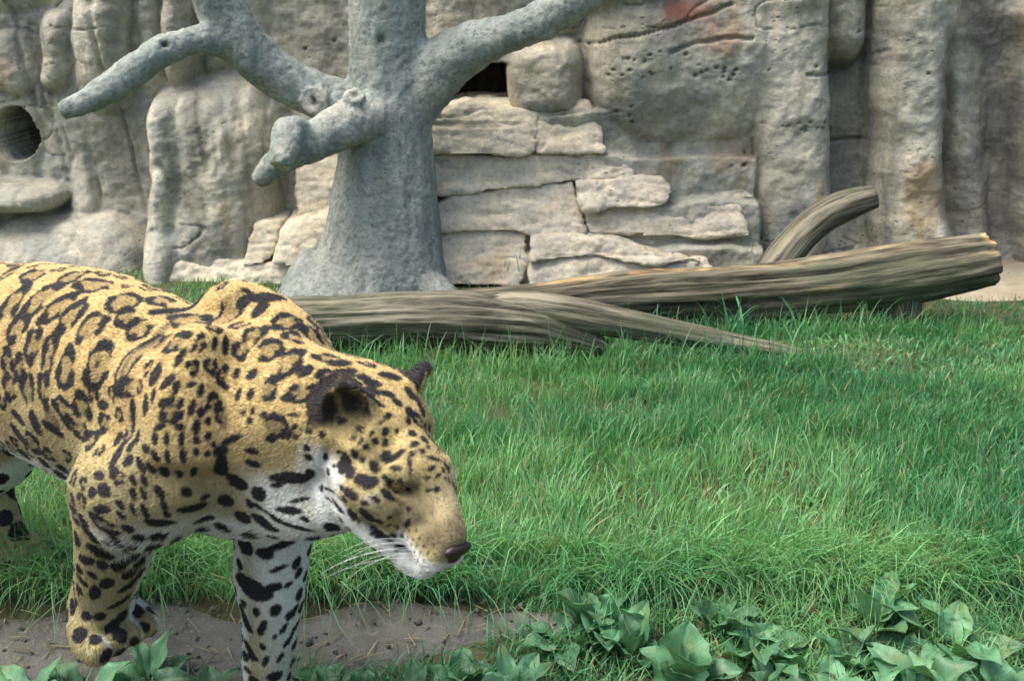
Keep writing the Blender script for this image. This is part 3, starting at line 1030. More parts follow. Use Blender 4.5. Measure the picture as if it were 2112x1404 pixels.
for k in range(4):                                        # left fore paw
    o_ = (k - 1.5) * .027
    parts.append(jtube([J(.02, .07 + o_ * .7, -.015), J(.075, .07 + o_, -.018), J(.115 - .01 * abs(k - 1.5), .07 + o_ * 1.1, -.038)], [.036, .026, .017]))
    parts.append(jtube([JP(212, 1262, -.11) + JS * o_ * .8 * JL, JP(236, 1298, -.11) + JS * o_ * 1.2 * JL, JP(268, 1322, -.11) + JS * o_ * 1.35 * JL], [.038, .032, .022]))
# hind legs
for s, pts in ((1, [(-.84, .52, .10), (-.80, .40, .10), (-.78, .31, .078), (-.86, .20, .05), (-.84, .11, .042), (-.82, .04, .045)]),
               (-1, [(-.92, .55, .12), (-.94, .42, .11), (-.97, .32, .085), (-1.13, .22, .05), (-1.12, .12, .042), (-1.08, .04, .045)])):
    parts.append(leg([(J(f, .095 * s, z), r) for f, z, r in pts]))
    f, z, r = pts[-1]
    for k in range(4):
        o_ = (k - 1.5) * .026
        parts.append(jtube([J(f, .095 * s + o_ * .7, .04), J(f + .07, .095 * s + o_, .035), J(f + .105, .095 * s + o_, .018)], [.036, .026, .017]))
# tail
parts.append(jtube([J(-1.05, 0, .64), J(-1.15, 0, .56), J(-1.22, 0, .40), J(-1.30, .02, .22), J(-1.40, .03, .15), J(-1.52, .04, .17)], [.05, .042, .034, .030, .027, .018], 16, 40))

JV, JF = voxel_union(parts, 0.0042, 7)
JF = np.asarray(JF)
# soften the joins between trunk, shoulders, neck and legs, but keep the face
_e = np.vstack([JF[:, [0, 1]], JF[:, [1, 2]], JF[:, [2, 3]], JF[:, [3, 0]]])
_deg = np.bincount(_e[:, 0], minlength=len(JV)) + np.bincount(_e[:, 1], minlength=len(JV))
_hw = sm(.13, .19, np.linalg.norm(hloc(JV) - np.array([.05, 0, -.01]), axis=1)) * sm(.18, .34, JV[:, 2])
for _ in range(45):
    acc = np.stack([np.bincount(_e[:, 0], JV[_e[:, 1], k], len(JV)) + np.bincount(_e[:, 1], JV[_e[:, 0], k], len(JV)) for k in range(3)], 1)
    JV = JV + (.5 * _hw)[:, None] * (acc / _deg[:, None] - JV)
JN = vnormals(JV, JF)
# hollow the ears, sink the eye sockets, part the lips, dimple the nostrils
q = hloc(JV)
for s in (-1, 1):
    base, tip, ax, fr_, sd, ln, c = EARS[s]
    r = q - (c + fr_ * .012 - ax * .004)
    e = np.sqrt((r @ sd / .041) ** 2 + (r @ ax / (ln * .56)) ** 2)
    front_side = (r @ fr_ > -.012) & (e < 1) & (np.abs(r @ fr_) < .03)
    push = np.where(front_side, .029 * sm(1, .45, e), 0)
    JV = JV - push[:, None] * (fr_[0] * HD + fr_[1] * HL + fr_[2] * HU) * HK
    g = np.linalg.norm((q - np.array([.079, .043 * s, .025])) / np.array([.020, .016, .013]), axis=1)
    JV = JV - JN * (0.007 * np.exp(-g ** 2))[:, None]
    lip = np.abs(q[:, 2] - (-.0715 + .25 * (q[:, 0] - .14) ** 2 * 8)) / .0045
    JV = JV - JN * (0.005 * np.exp(-lip ** 2) * sm(.06, .09, q[:, 0]) * (np.sign(q[:, 1]) == s))[:, None]
    g = np.linalg.norm((q - np.array([.204, .011 * s, -.010])) / np.array([.008, .006, .004]), axis=1)
    JV = JV - JN * (0.006 * np.exp(-g ** 2))[:, None]
JN = vnormals(JV, JF)
f_, l_, z_ = jloc(JV)
JV = JV + JN * (0.0035 * fbm(JV * 16, 2, 100) + 0.005 * fbm(JV * 6, 2, 101))[:, None]
JN = vnormals(JV, JF)
tri = np.vstack([JF[:, [0, 1, 2]], JF[:, [0, 2, 3]]])
BVH = BVHTree.FromPolygons([tuple(v) for v in JV], [tuple(int(i) for i in t) for t in tri])

# ---- coat: every rosette lies on the skin where the photograph shows it
SPOTS = []          # centre, normal, U, V (half axes), kind, gap angle, gap width, seed


def add_spot(u, v, rx, ry, rot=0, kind='o', gap=0, gw=0.5):
    r = ray(u, v)
    hit, nrm, idx, dist = BVH.ray_cast(Vector(CAMP), Vector(r).normalized())
    if hit is None: return
    c = np.array(hit); n = np.array(nrm)
    if n @ r > 0: n = -n
    view = -r / np.linalg.norm(r)
    if n @ view < .45:
        n = n + view * (.45 - n @ view); n /= np.linalg.norm(n)
    R = math.radians(rot)
    a = on_plane(u + rx * math.cos(R), v + rx * math.sin(R), c, n) - c
    b = on_plane(u - ry * math.sin(R), v + ry * math.cos(R), c, n) - c
    SPOTS.append((c, n, a, b, kind, math.radians(gap), gw, len(SPOTS)))


HAND = '''15 567 20 14 -10 o|68 569 32 16 -15 o 0 .4|143 574 30 16 -10 o -20 .5|181 562 10 6 0 b|285 576 48 12 14 b|197 589 33 20 -25 o 60 .5|28 622 20 28 0 o 90 .6
81 617 20 38 15 o|118 635 16 34 25 o 0 .6|148 652 20 41 18 o 60 .5|185 674 24 40 28 o 60 .7|255 622 40 21 -5 o 90 .5|333 620 28 16 10 o 30 .4|380 616 20 8 12 b|262 656 27 24 -20 o 0 .8|287 678 32 22 -35 o
365 641 38 7 -25 b|37 676 21 27 0 o 60 .5|68 711 16 38 5 o|103 725 14 44 5 o 90 .6|137 760 19 48 0 o|203 752 31 52 6 o|200 752 6 7 0 b|273 733 27 32 0 o 0 .8|318 700 9 40 12 c|300 716 6 34 14 c|255 800 23 20 0 o 0 .9
16 745 13 26 0 o 90 .8|40 758 12 28 0 o|20 800 14 28 0 o|58 800 14 34 0 o 90 .6|90 805 13 34 5 o 0 .6|130 842 17 22 0 o|170 838 19 30 0 o 90 .5|168 888 17 20 0 o -90 .7|215 835 12 12 0 b|217 872 13 20 0 o 0 1.0|38 860 12 10 0 b|72 872 10 24 0 b|38 895 11 13 0 b|105 860 14 20 10 c|138 873 8 9 0 b|110 884 18 10 0 b
502 621 18 11 -15 b|555 613 27 12 24 b|536 638 17 13 -10 b|392 662 30 22 -25 o 130 .7|468 655 32 23 0 o -90 .4|591 665 30 18 10 o|527 688 24 18 0 o 120 .8|652 702 28 13 25 o|675 739 28 9 5 o|361 706 17 26 25 o 0 .8|411 709 12 21 10 o 90 .6|442 709 7 17 25 b|465 712 8 22 15 b
499 721 18 20 0 o -30 .9|557 722 33 24 -32 o 200 .7|597 746 27 28 0 o 180 .8|631 765 16 13 0 b|678 775 24 14 -20 o 110 .7|372 736 9 22 20 b|397 758 14 16 0 o 150 .8|435 755 14 17 15 o -90 .7|459 775 12 22 20 o 0 1.0|488 770 8 13 0 b|520 773 12 11 0 b|467 798 7 8 0 b|492 813 6 14 5 b|517 813 7 13 10 b|556 802 17 25 0 o 180 1.0|622 812 36 20 0 o -90 .5
320 772 12 28 30 b|345 787 19 10 -25 b|363 800 8 17 18 b|316 815 5 18 15 b|396 792 11 7 -30 b|415 804 8 15 10 b|440 832 15 21 0 o 110 .7|352 848 24 26 30 o -60 .8|335 832 9 12 20 b|372 832 7 14 20 b|395 842 8 20 15 b|415 850 10 12 20 b|430 868 8 10 0 b|300 835 7 22 15 b|275 850 7 24 12 b|330 880 15 7 -20 b|370 880 12 9 0 b|405 880 9 18 10 b|455 855 9 18 0 o 0 .8|462 862 9 26 0 c
515 868 7 9 0 b|502 850 6 7 0 b|522 847 5 8 0 b|570 880 26 28 -20 o 180 1.0|545 855 9 9 0 b|605 855 14 5 0 b|640 880 10 12 30 o|612 890 10 12 20 o 0 .8|480 905 24 8 -30 b|455 930 18 12 -10 b|520 930 16 7 -10 b|560 905 12 8 0 b
320 905 8 14 5 b|345 905 7 16 5 b|375 905 8 18 5 b|405 908 8 10 0 b|430 900 8 10 20 b|300 925 9 10 0 b|320 940 9 12 0 b|345 940 7 16 0 b|378 938 8 17 0 b|405 932 8 9 0 b|428 935 8 8 0 b|440 915 7 8 0 b|245 905 8 16 15 b|270 920 8 14 15 b|285 900 7 16 15 b|240 940 13 11 -20 b|265 950 10 12 0 b|290 958 8 14 0 b|312 965 9 10 0 b|340 970 12 12 0 b|370 975 10 8 0 b|400 970 8 10 0 b|235 975 10 13 0 b
205 980 12 10 20 b|190 1015 9 14 0 b|215 1010 14 16 0 b|245 985 14 14 10 o|275 990 8 12 0 b|298 990 8 12 0 b|275 1018 8 13 0 b|330 1015 11 13 0 b|338 1040 8 13 0 b|297 1018 6 14 0 b|210 1050 18 10 -15 b|248 1040 10 10 0 b|275 1050 6 14 0 b|300 1055 8 15 0 b|250 1062 8 8 0 b|215 1082 22 13 -5 o|187 1100 10 14 0 b|265 1090 15 8 10 b|238 1110 10 12 0 b|177 1155 12 14 -30 b|207 1138 18 12 -10 b|245 1165 17 11 -5 b|190 1185 9 7 0 b|220 1202 15 12 20 b|195 1222 13 15 20 b|248 1242 11 10 0 b|205 1270 13 11 20 b|240 1283 15 9 0 b|168 1195 7 10 0 b|270 1150 10 8 0 b|268 1205 9 10 0 b
385 1014 13 11 40 b|422 1025 10 6 0 b|345 1060 8 9 0 b|395 1048 25 8 5 b|330 1078 28 8 18 b|420 1068 22 7 -12 b|455 965 17 17 0 b|490 992 28 12 30 b|522 955 18 7 5 b|600 985 35 14 -20 b|640 975 12 10 0 b|570 1000 12 6 -20 b|515 1038 8 10 0 b|532 1043 7 7 0 b|595 1052 28 9 -10 b|620 1030 22 5 -20 b|545 1078 22 10 10 b|600 1083 26 5 -15 b|562 1062 16 4 0 b|630 1070 9 7 -20 b
505 1125 18 16 20 b|545 1140 20 13 0 b|590 1120 44 8 -18 b|575 1172 22 6 -20 b|612 1160 12 9 -30 b|515 1210 30 22 5 b|565 1210 18 10 -15 b|595 1205 10 6 -10 b|505 1275 12 12 30 b|540 1295 9 17 20 b|568 1258 12 13 0 b|592 1268 5 7 0 b|604 1262 7 12 0 b|585 1295 6 10 0 b|610 1290 6 10 0 b|567 1312 5 6 0 b|512 1335 7 12 10 b|542 1333 7 8 0 b|523 1356 10 7 0 b|548 1362 7 13 20 b|595 1320 6 10 0 b|578 1355 6 9 0 b|510 1380 7 6 0 b
702 748 22 6 -8 b|710 768 24 8 -10 b|745 778 18 6 10 b|768 790 18 7 5 b|805 775 14 8 -20 b|765 806 18 7 5 b|800 812 14 6 5 b|775 828 14 4 20 b|845 810 9 8 20 b|820 830 8 7 0 b|865 832 8 6 20 b|845 850 9 9 20 b|870 845 7 6 30 b|842 868 5 8 0 b|800 858 9 6 -40 b|785 870 8 5 -40 b|862 866 10 8 20 o|900 868 9 6 20 b|795 890 7 9 0 b|818 890 4 6 0 b|850 893 9 6 0 b|775 908 7 8 -30 b|795 912 8 8 -20 b|755 920 6 7 -30 b|732 935 7 9 0 b|748 948 6 5 -20 b|765 895 8 4 -50 b|745 910 8 4 -50 b|710 957 15 14 -30 b|722 975 12 8 -50 b|798 942 12 12 0 b|818 940 18 6 -30 b|772 962 9 13 -30 b|745 988 13 12 30 b|765 995 16 10 -40 b|722 1018 13 10 10 b|855 915 8 6 -50 b|870 930 6 5 0 b|895 945 14 4 -5 b|920 930 8 4 0 b|890 965 8 5 -30 b|922 965 7 6 0 b|905 980 7 4 -30 b|880 985 6 4 0 b|850 935 6 5 0 b|815 965 9 6 20 b|795 985 8 6 20 b|752 1038 8 5 0 b|757 1064 12 8 10 b|727 1060 8 12 -20 b|782 1075 8 5 0 b|790 1100 8 4 -10 b|812 1103 7 6 0 b|840 1080 5 8 30 b|825 1125 10 3 -20 b|800 1020 16 7 30 b|775 1030 9 6 30 b|697 1045 12 4 20 b|680 1030 9 4 0 b|680 1010 12 4 -10 b|850 1000 10 12 -20 c|845 960 4 16 0 b|825 1035 14 6 20 c|700 932 6 4 -20 b|690 960 6 5 0 b|672 940 6 8 0 b'''
for ln_ in HAND.replace('\n', '|').split('|'):
    w = ln_.split()
    if float(w[0]) > 690 and float(w[1]) < 1130: w[2], w[3] = float(w[2]) * 1.2, float(w[3]) * 1.2
    add_spot(*[float(k) for k in w[:5]], w[5], float(w[6]) if len(w) > 6 else 0, float(w[7]) if len(w) > 7 else 0.5)

# elsewhere (far side, rump, undersides, backs of the legs) rosettes and spots are strewn evenly
ta = np.linalg.norm(np.cross(JV[tri[:, 1]] - JV[tri[:, 0]], JV[tri[:, 2]] - JV[tri[:, 0]]), axis=1)
tn = np.cross(JV[tri[:, 1]] - JV[tri[:, 0]], JV[tri[:, 2]] - JV[tri[:, 0]])


def sample_skin(n, rng):
    k = rng.choice(len(tri), n, p=ta / ta.sum())
    a, b = rng.random(n), rng.random(n)
    sw = a + b > 1
    a[sw], b[sw] = 1 - a[sw], 1 - b[sw]
    w0 = (1 - a - b)[:, None]
    P = w0 * JV[tri[k, 0]] + a[:, None] * JV[tri[k, 1]] + b[:, None] * JV[tri[k, 2]]
    N = w0 * JN[tri[k, 0]] + a[:, None] * JN[tri[k, 1]] + b[:, None] * JN[tri[k, 2]]
    return P, N / (np.linalg.norm(N, axis=1)[:, None] + 1e-9)


rng = np.random.default_rng(11)
SP, SN = sample_skin(9000, rng)
sf, sl, sz = jloc(SP)
sh = hloc(SP)
HC = np.array([s[0] for s in SPOTS]); HR = np.array([max(np.linalg.norm(s[2]), np.linalg.norm(s[3])) for s in SPOTS]); HN = np.array([s[1] for s in SPOTS])
new_c, new_r = [], []
for P, N, f, l, z, h in zip(SP, SN, sf, sl, sz, sh):
    if h[0] > .125 and np.linalg.norm(h) < .26: continue                     # the muzzle stays plain
    if abs(h[0] + .05) < .05 and h[2] > .055: continue                       # the ears too
    head = np.linalg.norm(h) < .14
    legz = z < .37
    if head: R0, kind = (.0068 if h[0] < .06 else .0045), 'b'
    elif legz: R0, kind = (.013 if f > -.4 else .022), 'b'
    elif f < .05 and z > .47: R0, kind = rng.choice([.026, .012]), 'o'
    elif z > .55: R0, kind = .016, 'o'
    else: R0, kind = .014, 'b'
    R0 *= rng.uniform(.8, 1.2)
    d = np.linalg.norm(HC - P, axis=1)
    same = HN @ N > -.2
    if np.any(same & (d < HR * .86 + R0 * .98)): continue
    if new_c:
        d = np.linalg.norm(np.array(new_c) - P, axis=1)
        if np.any(d < np.array(new_r) + R0 * 1.08): continue
    new_c.append(P); new_r.append(R0)
    t = rng.normal(size=3); t -= N * (t @ N); t /= np.linalg.norm(t)
    SPOTS.append((P, N, t * R0, np.cross(N, t) * R0 * rng.uniform(.7, 1), kind, rng.uniform(-3, 3), rng.uniform(.2, .8), len(SPOTS)))


def coat(P, N):
    """colour of the fur at skin points P with normals N"""
    f, l, z = jloc(P)
    h = hloc(P)
    dist_h = np.linalg.norm(h - np.array([.06, 0, -.02]), axis=1)
    head = sm(.19, .14, dist_h)
    nl = N @ JL
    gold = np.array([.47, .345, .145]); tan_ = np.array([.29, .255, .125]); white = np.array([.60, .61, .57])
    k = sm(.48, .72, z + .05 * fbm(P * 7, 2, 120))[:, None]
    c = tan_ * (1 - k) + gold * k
    # pale underparts
    w = sm(-.25, -.75, N[:, 2]) * sm(.52, .42, z) * (z > .33)
    w = np.maximum(w, sm(.43, .39, z) * sm(-.2, -.6, N[:, 2]) * sm(-.1, -.2, f))
    inner = sm(.15, .45, -nl) * (l > .0) * sm(.40, .36, z) * (f > -.3)                    # inside of the left legs
    w = np.maximum(w, inner * sm(.2, -.35, N @ JD))
    w = np.maximum(w, sm(.15, .45, nl) * (l < 0) * sm(.40, .36, z))
    u_, v_, _ = proj(P)
    breast = np.maximum(sm(.17, .24, f) * sm(.575, .52, z), sm(.03, .11, f) * sm(.475, .44, z)) * (l > -.145) * (1 - head)
    w = np.maximum(w, breast)
    hw = sm(-.058, -.074, h[:, 2] + .012 * fbm(P * 22, 2, 121))                 # chin, lips, throat
    hw = np.maximum(hw, sm(.032, .008, h[:, 0]) * sm(.012, -.022, h[:, 2]) * sm(.035, .055, np.abs(h[:, 1])))
    hw = np.maximum(hw, sm(.105, .13, h[:, 0]) * sm(-.028, -.043, h[:, 2]))
    hw = np.maximum(hw, .35 * np.exp(-(np.linalg.norm((h - np.array([.075, 0, .002])) * np.array([1, 0, 1]), axis=1) / .009) ** 2) * (np.abs(h[:, 1]) > .03))
    w = w * (1 - head) + np.maximum(hw, 0) * head
    w = np.maximum(w, sm(.14, .06, dist_h + .0) * 0)
    c = c * (1 - w[:, None]) + white * w[:, None]
    mz = sm(.09, .13, h[:, 0]) * sm(-.03, -.01, h[:, 2]) * head                 # fawn bridge of the nose
    c = c * (1 - .6 * mz[:, None]) + np.array([.33, .265, .155]) * .6 * mz[:, None]
    c = c * (1 + .28 * fbm(P * 45, 3, 125) * head)[:, None]
    # spots
    dark = np.zeros(len(P)); core = np.zeros(len(P))
    nz = fbm(P * 75, 2, 130)
    nz2 = fbm(P * 160, 2, 131)
    for cc, nn, a, b, kind, gap, gw, sd_ in SPOTS:
        R = max(np.linalg.norm(a), np.linalg.norm(b)) * 1.4
        i = np.nonzero((np.abs(P[:, 0] - cc[0]) < R) & (np.abs(P[:, 1] - cc[1]) < R) & (np.abs(P[:, 2] - cc[2]) < R))[0]
        if not len(i): continue
        i = i[(N[i] @ nn) > -.1]
        d = P[i] - cc
        x = d @ a / (a @ a); y = d @ b / (b @ b)
        r = np.hypot(x, y) + .08 * nz[i] + .05 * nz2[i]
        small = min(np.linalg.norm(a), np.linalg.norm(b))
        e = min(.25, .0010 / small)
        if kind == 'o':
            th = np.arctan2(y, x)
            dg = np.abs((th - gap + math.pi) % (2 * math.pi) - math.pi)
            thick = min(.31, .0050 / small) * (1 + .45 * np.sin(th * 3 + sd_) + .25 * np.sin(th * 5 + sd_ * 2))
            ring = sm(thick + e, thick - e * .3, np.abs(r - .80))
            ring = ring * sm(gw * .5, gw * .5 + .2, dg + .25 * nz[i])
            dark[i] = np.maximum(dark[i], ring)
            core[i] = np.maximum(core[i], sm(.95, .6, r))
        else:
            m = sm(1 + e, 1 - e, r)
            dark[i] = np.maximum(dark[i], m * (.55 if kind == 'c' else 1))
    c = c * (1 - .36 * core[:, None] * (1 - w[:, None]))
    # ears: black backs with a pale spot, dark hollows with pale hair
    for s in (-1, 1):
        base, tip, ax, fr_, sd, ln, ec = EARS[s]
        r = h - ec
        on = sm(-.35, -.15, (r @ ax) / ln) * (np.linalg.norm(r, axis=1) < .065) * (h[:, 1] * s > .04)
        Nh = np.stack([N @ HD, N @ HL, N @ HU], 1)
        back = sm(.75, .45, Nh @ fr_)
        pale_sp = np.exp(-((r @ sd / .016) ** 2 + ((r @ ax - .012) / .014) ** 2)) * back
        dark = dark * (1 - on) + on * np.maximum(back * (1 - .2 * pale_sp), np.clip(.97 - .5 * np.exp(-((r @ sd * np.sign(sd[0]) + .012) / .004) ** 2) - .55 * sm(.014, .034, r @ sd * np.sign(sd[0])) - .4 * sm(-.012, -.035, r @ ax), 0, 1))
    # black lips, eye rims
    lipd = np.exp(-((h[:, 2] - (-.0715 + 2 * (h[:, 0] - .14) ** 2)) / .0045) ** 2) * sm(.055, .075, h[:, 0]) * sm(.19, .165, h[:, 0]) * head
    dark = np.maximum(dark, .9 * lipd)
    for s in (-1, 1):
        g = np.linalg.norm((h - np.array([.080, .044 * s, .025])) / np.array([.021, .03, .0115]), axis=1)
        dark = np.maximum(dark, sm(1.15, .75, g))
        g = np.linalg.norm((h - np.array([.104, .034 * s, .008])) / np.array([.014, .012, .0035]), axis=1)
        dark = np.maximum(dark, .7 * sm(1.2, .6, g))
    # rows of whisker marks
    zz = h[:, 2] + .25 * (h[:, 0] - .15)
    row = np.abs((zz + .004) % .0105 - .00525)
    dot = np.abs((h[:, 0] + .004 * np.floor((zz + .004) / .0105)) % .0125 - .00625)
    dark = np.maximum(dark, .85 * sm(.0034, .0016, np.hypot(row, dot)) * sm(.112, .122, h[:, 0]) * sm(.186, .176, h[:, 0]) * sm(-.010, -.016, h[:, 2]) * sm(-.058, -.050, h[:, 2]) * head)
    # brown shading between eye and nose and round the nostrils
    br = np.exp(-((h[:, 2] - .006 + .16 * (h[:, 0] - .10)) / .010) ** 2) * sm(.095, .115, h[:, 0]) * sm(.20, .17, h[:, 0]) * head
    c = c * (1 - .38 * br[:, None])
    nn_ = np.exp(-(np.linalg.norm(h - np.array([.197, 0, -.006]), axis=1) / .022) ** 2)
    c = c * (1 - .5 * nn_[:, None])
    blk = np.array([.014, .013, .015])
    dark = np.clip(dark, 0, 1)[:, None]
    return c * (1 - dark) + blk * dark


jaguar = empty('jaguar', tuple(JO), label='spotted golden jaguar walking past with its head low and one forepaw lifted', cat='jaguar')


def hide_mat(name, hair):
    M = Mat(name, 0.6 if hair else 0.85, 0.25)
    c = M.attr('col')
    M.color(c)
    if hair:
        M.b.inputs['Roughness'].default_value = 0.5
        M.b.inputs['Sheen Weight'].default_value = 0.1
    return M.m


me = mesh_data('body', JV, JF, hide_mat('hide', False))
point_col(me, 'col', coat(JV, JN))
body = obj('body', me, jaguar)

# fur
NF = 380000
FP, FN = sample_skin(NF, rng)
FC = coat(FP, FN)
f, l, z = jloc(FP)
h = hloc(FP)
headw = sm(.17, .12, np.linalg.norm(h - np.array([.05, 0, -.02]), axis=1))[:, None]
legw = sm(.44, .34, z)[:, None]
flow = -JD[None] * (1 - legw) - JZ[None] * (.35 + .65 * legw)
# on the face the hair parts at the nose and runs back
flow = flow * (1 - headw) + (-HD[None] + .25 * np.sign(h[:, 1])[:, None] * HL[None] - .1 * HU[None]) * headw
flow = flow + .2 * rng.normal(size=FP.shape)
flow = flow - FN * (flow * FN).sum(1)[:, None]
flow /= np.linalg.norm(flow, axis=1)[:, None] + 1e-9
ln_ = .0052 - .0014 * headw[:, 0]
belly = sm(-.3, -.8, FN[:, 2]) * sm(.47, .40, z) * (z > .32)
ln_ = (ln_ + .014 * belly) * rng.uniform(.7, 1.25, NF) * (1 - .2 * sm(.08, .12, h[:, 0]) * headw[:, 0])
for s in (-1, 1):                                        # long pale hair in the ears
    base, tip, ax, fr_, sd, lnn, ec = EARS[s]
    near = (np.linalg.norm(h - ec, axis=1) < .05) & (np.abs((h - ec) @ sd * s + .014) < .01)
    ln_ = np.where(near, ln_ * 2.5, ln_)
nose_area = np.linalg.norm((h - np.array([.203, 0, -.010])) / np.array([.014, .022, .014]), axis=1) < 1
keep = ~nose_area
FP, FN, FC, flow, ln_ = FP[keep], FN[keep], FC[keep], flow[keep], ln_[keep]
NF = len(FP)
t = np.array([0, .35, .7, 1.0])
lift = np.array([0, .22, .34, .40])
HPTS = FP[:, None, :] - flow[:, None, :] * (.45 * ln_[:, None, None]) + flow[:, None, :] * (t[None, :, None] * ln_[:, None, None]) + FN[:, None, :] * (lift[None, :, None] * ln_[:, None, None]) - FN[:, None, :] * .0005
hc = bpy.data.hair_curves.new('fur')
hc.add_curves([4] * NF)
hc.attributes['position'].data.foreach_set('vector', HPTS.ravel().astype(np.float32))
ra = hc.attributes.get('radius') or hc.attributes.new('radius', 'FLOAT', 'POINT')
ra.data.foreach_set('value', np.tile(np.array([.00042, .00038, .00026, .00008], np.float32), NF))
ca = hc.attributes.new('col', 'FLOAT_COLOR', 'CURVE')
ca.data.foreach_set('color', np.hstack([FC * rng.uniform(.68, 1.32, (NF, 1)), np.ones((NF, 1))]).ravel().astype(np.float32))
hc.materials.append(hide_mat('fur_strand', True))
fur = obj('fur', hc, jaguar, kind='stuff')

# eyes, nose, whiskers
M = Mat('eye', 0.12, 0.6)
M.color(M.mix(M.ramp(M.noise(M.coord('Object'), 200, 2), [(.4, 0), (.6, 1)]), (.07, .05, .02), (.15, .11, .04)))
EYE = M.m
PUP = simple('pupil', (.006, .006, .006), 0.1, 0.6)
NOSE = simple('nose_leather', (.025, .012, .013), 0.45, 0.5, (.3, .002), .3, 300)
WHITE = simple('whisker_hair', (.78, .79, .76), 0.4, 0.4)
for s in (-1, 1):
    ev, ef = ellipsoid(Hd(.073, .039 * s, .024), [HD * .0135, HL * .0135, HU * .0135], 20, 14)
    eo = obj('eye', mesh_data('eye', ev, ef, EYE), jaguar)
    pc = Hd(.073 + .0085 * .8, (.039 + .0085 * .55) * s, .022)
    pv, pf = ellipsoid(pc, [HD * .0038, HL * .0038, HU * .0038], 12, 8)
    obj('pupil', mesh_data('pupil', pv, pf, PUP), eo, loc=(0, 0, 0))
nv_, nf_ = voxel_union([ellipsoid(Hd(.198, 0, -.008), [HD * .009, HL * .024, HU * .011], 20, 14), ellipsoid(Hd(.198, 0, -.021), [HD * .008, HL * .011, HU * .015], 16, 12),
                        ellipsoid(Hd(.199, .012, -.012), [HD * .006, HL * .007, HU * .006], 16, 12), ellipsoid(Hd(.199, -.012, -.012), [HD * .006, HL * .007, HU * .006], 16, 12)], .0018, 4)
obj('nose', mesh_data('nose', nv_, nf_, NOSE), jaguar)
wr = random.Random(4)
for s in (-1, 1):
    for k in range(8):
        x0, z0 = .135 + .004 * (k % 4) * 2.2, -.040 - .007 * (k // 4) - .002 * (k % 4)
        d0 = np.array([-.55 + wr.uniform(-.15, .15), .75 * s, -.15 - .12 * (k // 4) + wr.uniform(-.08, .08)])
        d0 /= np.linalg.norm(d0)
        L_ = wr.uniform(.07, .13)
        y0 = .040 * s
        pts = [Hd(x0, y0, z0) + q_ * L_ * (d0[0] * HD + d0[1] * HL + d0[2] * HU) - np.array([0, 0, .035 * q_ * q_]) for q_ in (0, .35, .7, 1)]
        wv, wf, _ = tube(pts, [.00028, .00024, .00016, .00008], 6, 12, cap=.5)
        obj('whisker', mesh_data('whisker', wv, wf, WHITE), jaguar)


# ================================================================== GRASS AND WEEDS
def in_log(x, y):
    m = np.zeros(len(x), bool)
    for P, R in ((np.array(rp), rr), (np.array(fp), fr)):
        C = catmull(np.hstack([P, np.array(R)[:, None]]), 60)
        for c in C:
            if c[2] - c[3] < 0.06:
                m |= np.hypot(x - c[0], y - c[1]) < c[3] * 0.75
    return m


def blades(px, py, pz, hgt, wid, lean, az, bend, twist, nsegs=3):
    """arched grass blades; every blade a tapering ribbon"""
    n = len(px)
    base = np.stack([px, py, pz], 1)
    dirv = np.stack([np.cos(az), np.sin(az), np.zeros(n)], 1)
    side = np.stack([-np.sin(az + twist), np.cos(az + twist), np.zeros(n)], 1)
    ts = np.linspace(0, 1, nsegs + 1)
    V = []
    for k, t in enumerate(ts):
        out = lean * t + bend * t ** 2.2
        up = t * np.sqrt(np.clip(1 - (0.75 * out) ** 2, 0.08, 1)) - 0.25 * np.clip(bend - .55, 0, 1) * t ** 3
        c = base + dirv * (hgt * out)[:, None] + np.array([0, 0, 1.0]) * (hgt * up)[:, None]
        w = wid * (0.55 + 0.9 * t if t < .4 else 0.91 * (1 - t) / .6 * 1.0)
        if k < nsegs: V += [c - side * w[:, None] / 2, c + side * w[:, None] / 2]
        else: V.append(c)
    V = np.stack(V, 1)                       # n, 2*nsegs+1, 3
    m = V.shape[1]
    q, t3 = [], []
    for k in range(nsegs - 1): q.append([2 * k, 2 * k + 1, 2 * k + 3, 2 * k + 2])
    off = (np.arange(n) * m)[:, None]
    tris = []
    for a in q:
        tris.append(off + np.array([a[0], a[1], a[2]])); tris.append(off + np.array([a[0], a[2], a[3]]))
    tris.append(off + np.array([2 * nsegs - 2, 2 * nsegs - 1, 2 * nsegs]))
    return V.reshape(-1, 3), np.vstack(tris), m


def grass_cols(n, x, y, rng):
    g = fbm(np.stack([x * 1.6, y * 1.6, x * 0], 1), 3, 201)
    k = np.clip(.52 + 1.0 * g - .35 * sm(.4, 2.0, x) + .2 * sm(3.0, 3.6, y) * sm(.8, .0, x) + rng.normal(0, .25, n), 0, 1)[:, None]
    dark_ = np.array([.055, .195, .075]); light = np.array([.165, .35, .135]); blue = np.array([.080, .250, .130]); straw = np.array([.30, .26, .13])
    c = dark_ * (1 - k) + light * k
    b = (rng.random(n) < .2)[:, None]
    c = np.where(b, c * .5 + blue * .5, c)
    s = (rng.random(n) < .05)[:, None]
    c = np.where(s, straw * rng.uniform(.7, 1.1, (n, 1)), c)
    return c * rng.uniform(.8, 1.2, (n, 1))


rng = np.random.default_rng(23)
wall_bvh = BVHTree.FromPolygons([tuple(v) for v in WV[:nb]], [tuple(int(i) for i in f) for f in WF[:(len(wz) - 1) * (nx - 1)][: (nx - 1) * 40]])
foot_y = {}
for xx in np.linspace(-3.2, 3.2, 161):
    hit = wall_bvh.ray_cast(Vector((xx, 0, 0.06)), Vector((0, 1, 0)))[0]
    foot_y[round(float(xx), 3)] = hit.y if hit else 5.2
fk = np.array(sorted(foot_y)); fv = np.array([foot_y[k] for k in fk])


def scatter(n, x0, x1, y0, y1):
    return rng.uniform(x0, x1, n), rng.uniform(y0, y1, n)


GVs, GFs, GCs, off = [], [], [], 0


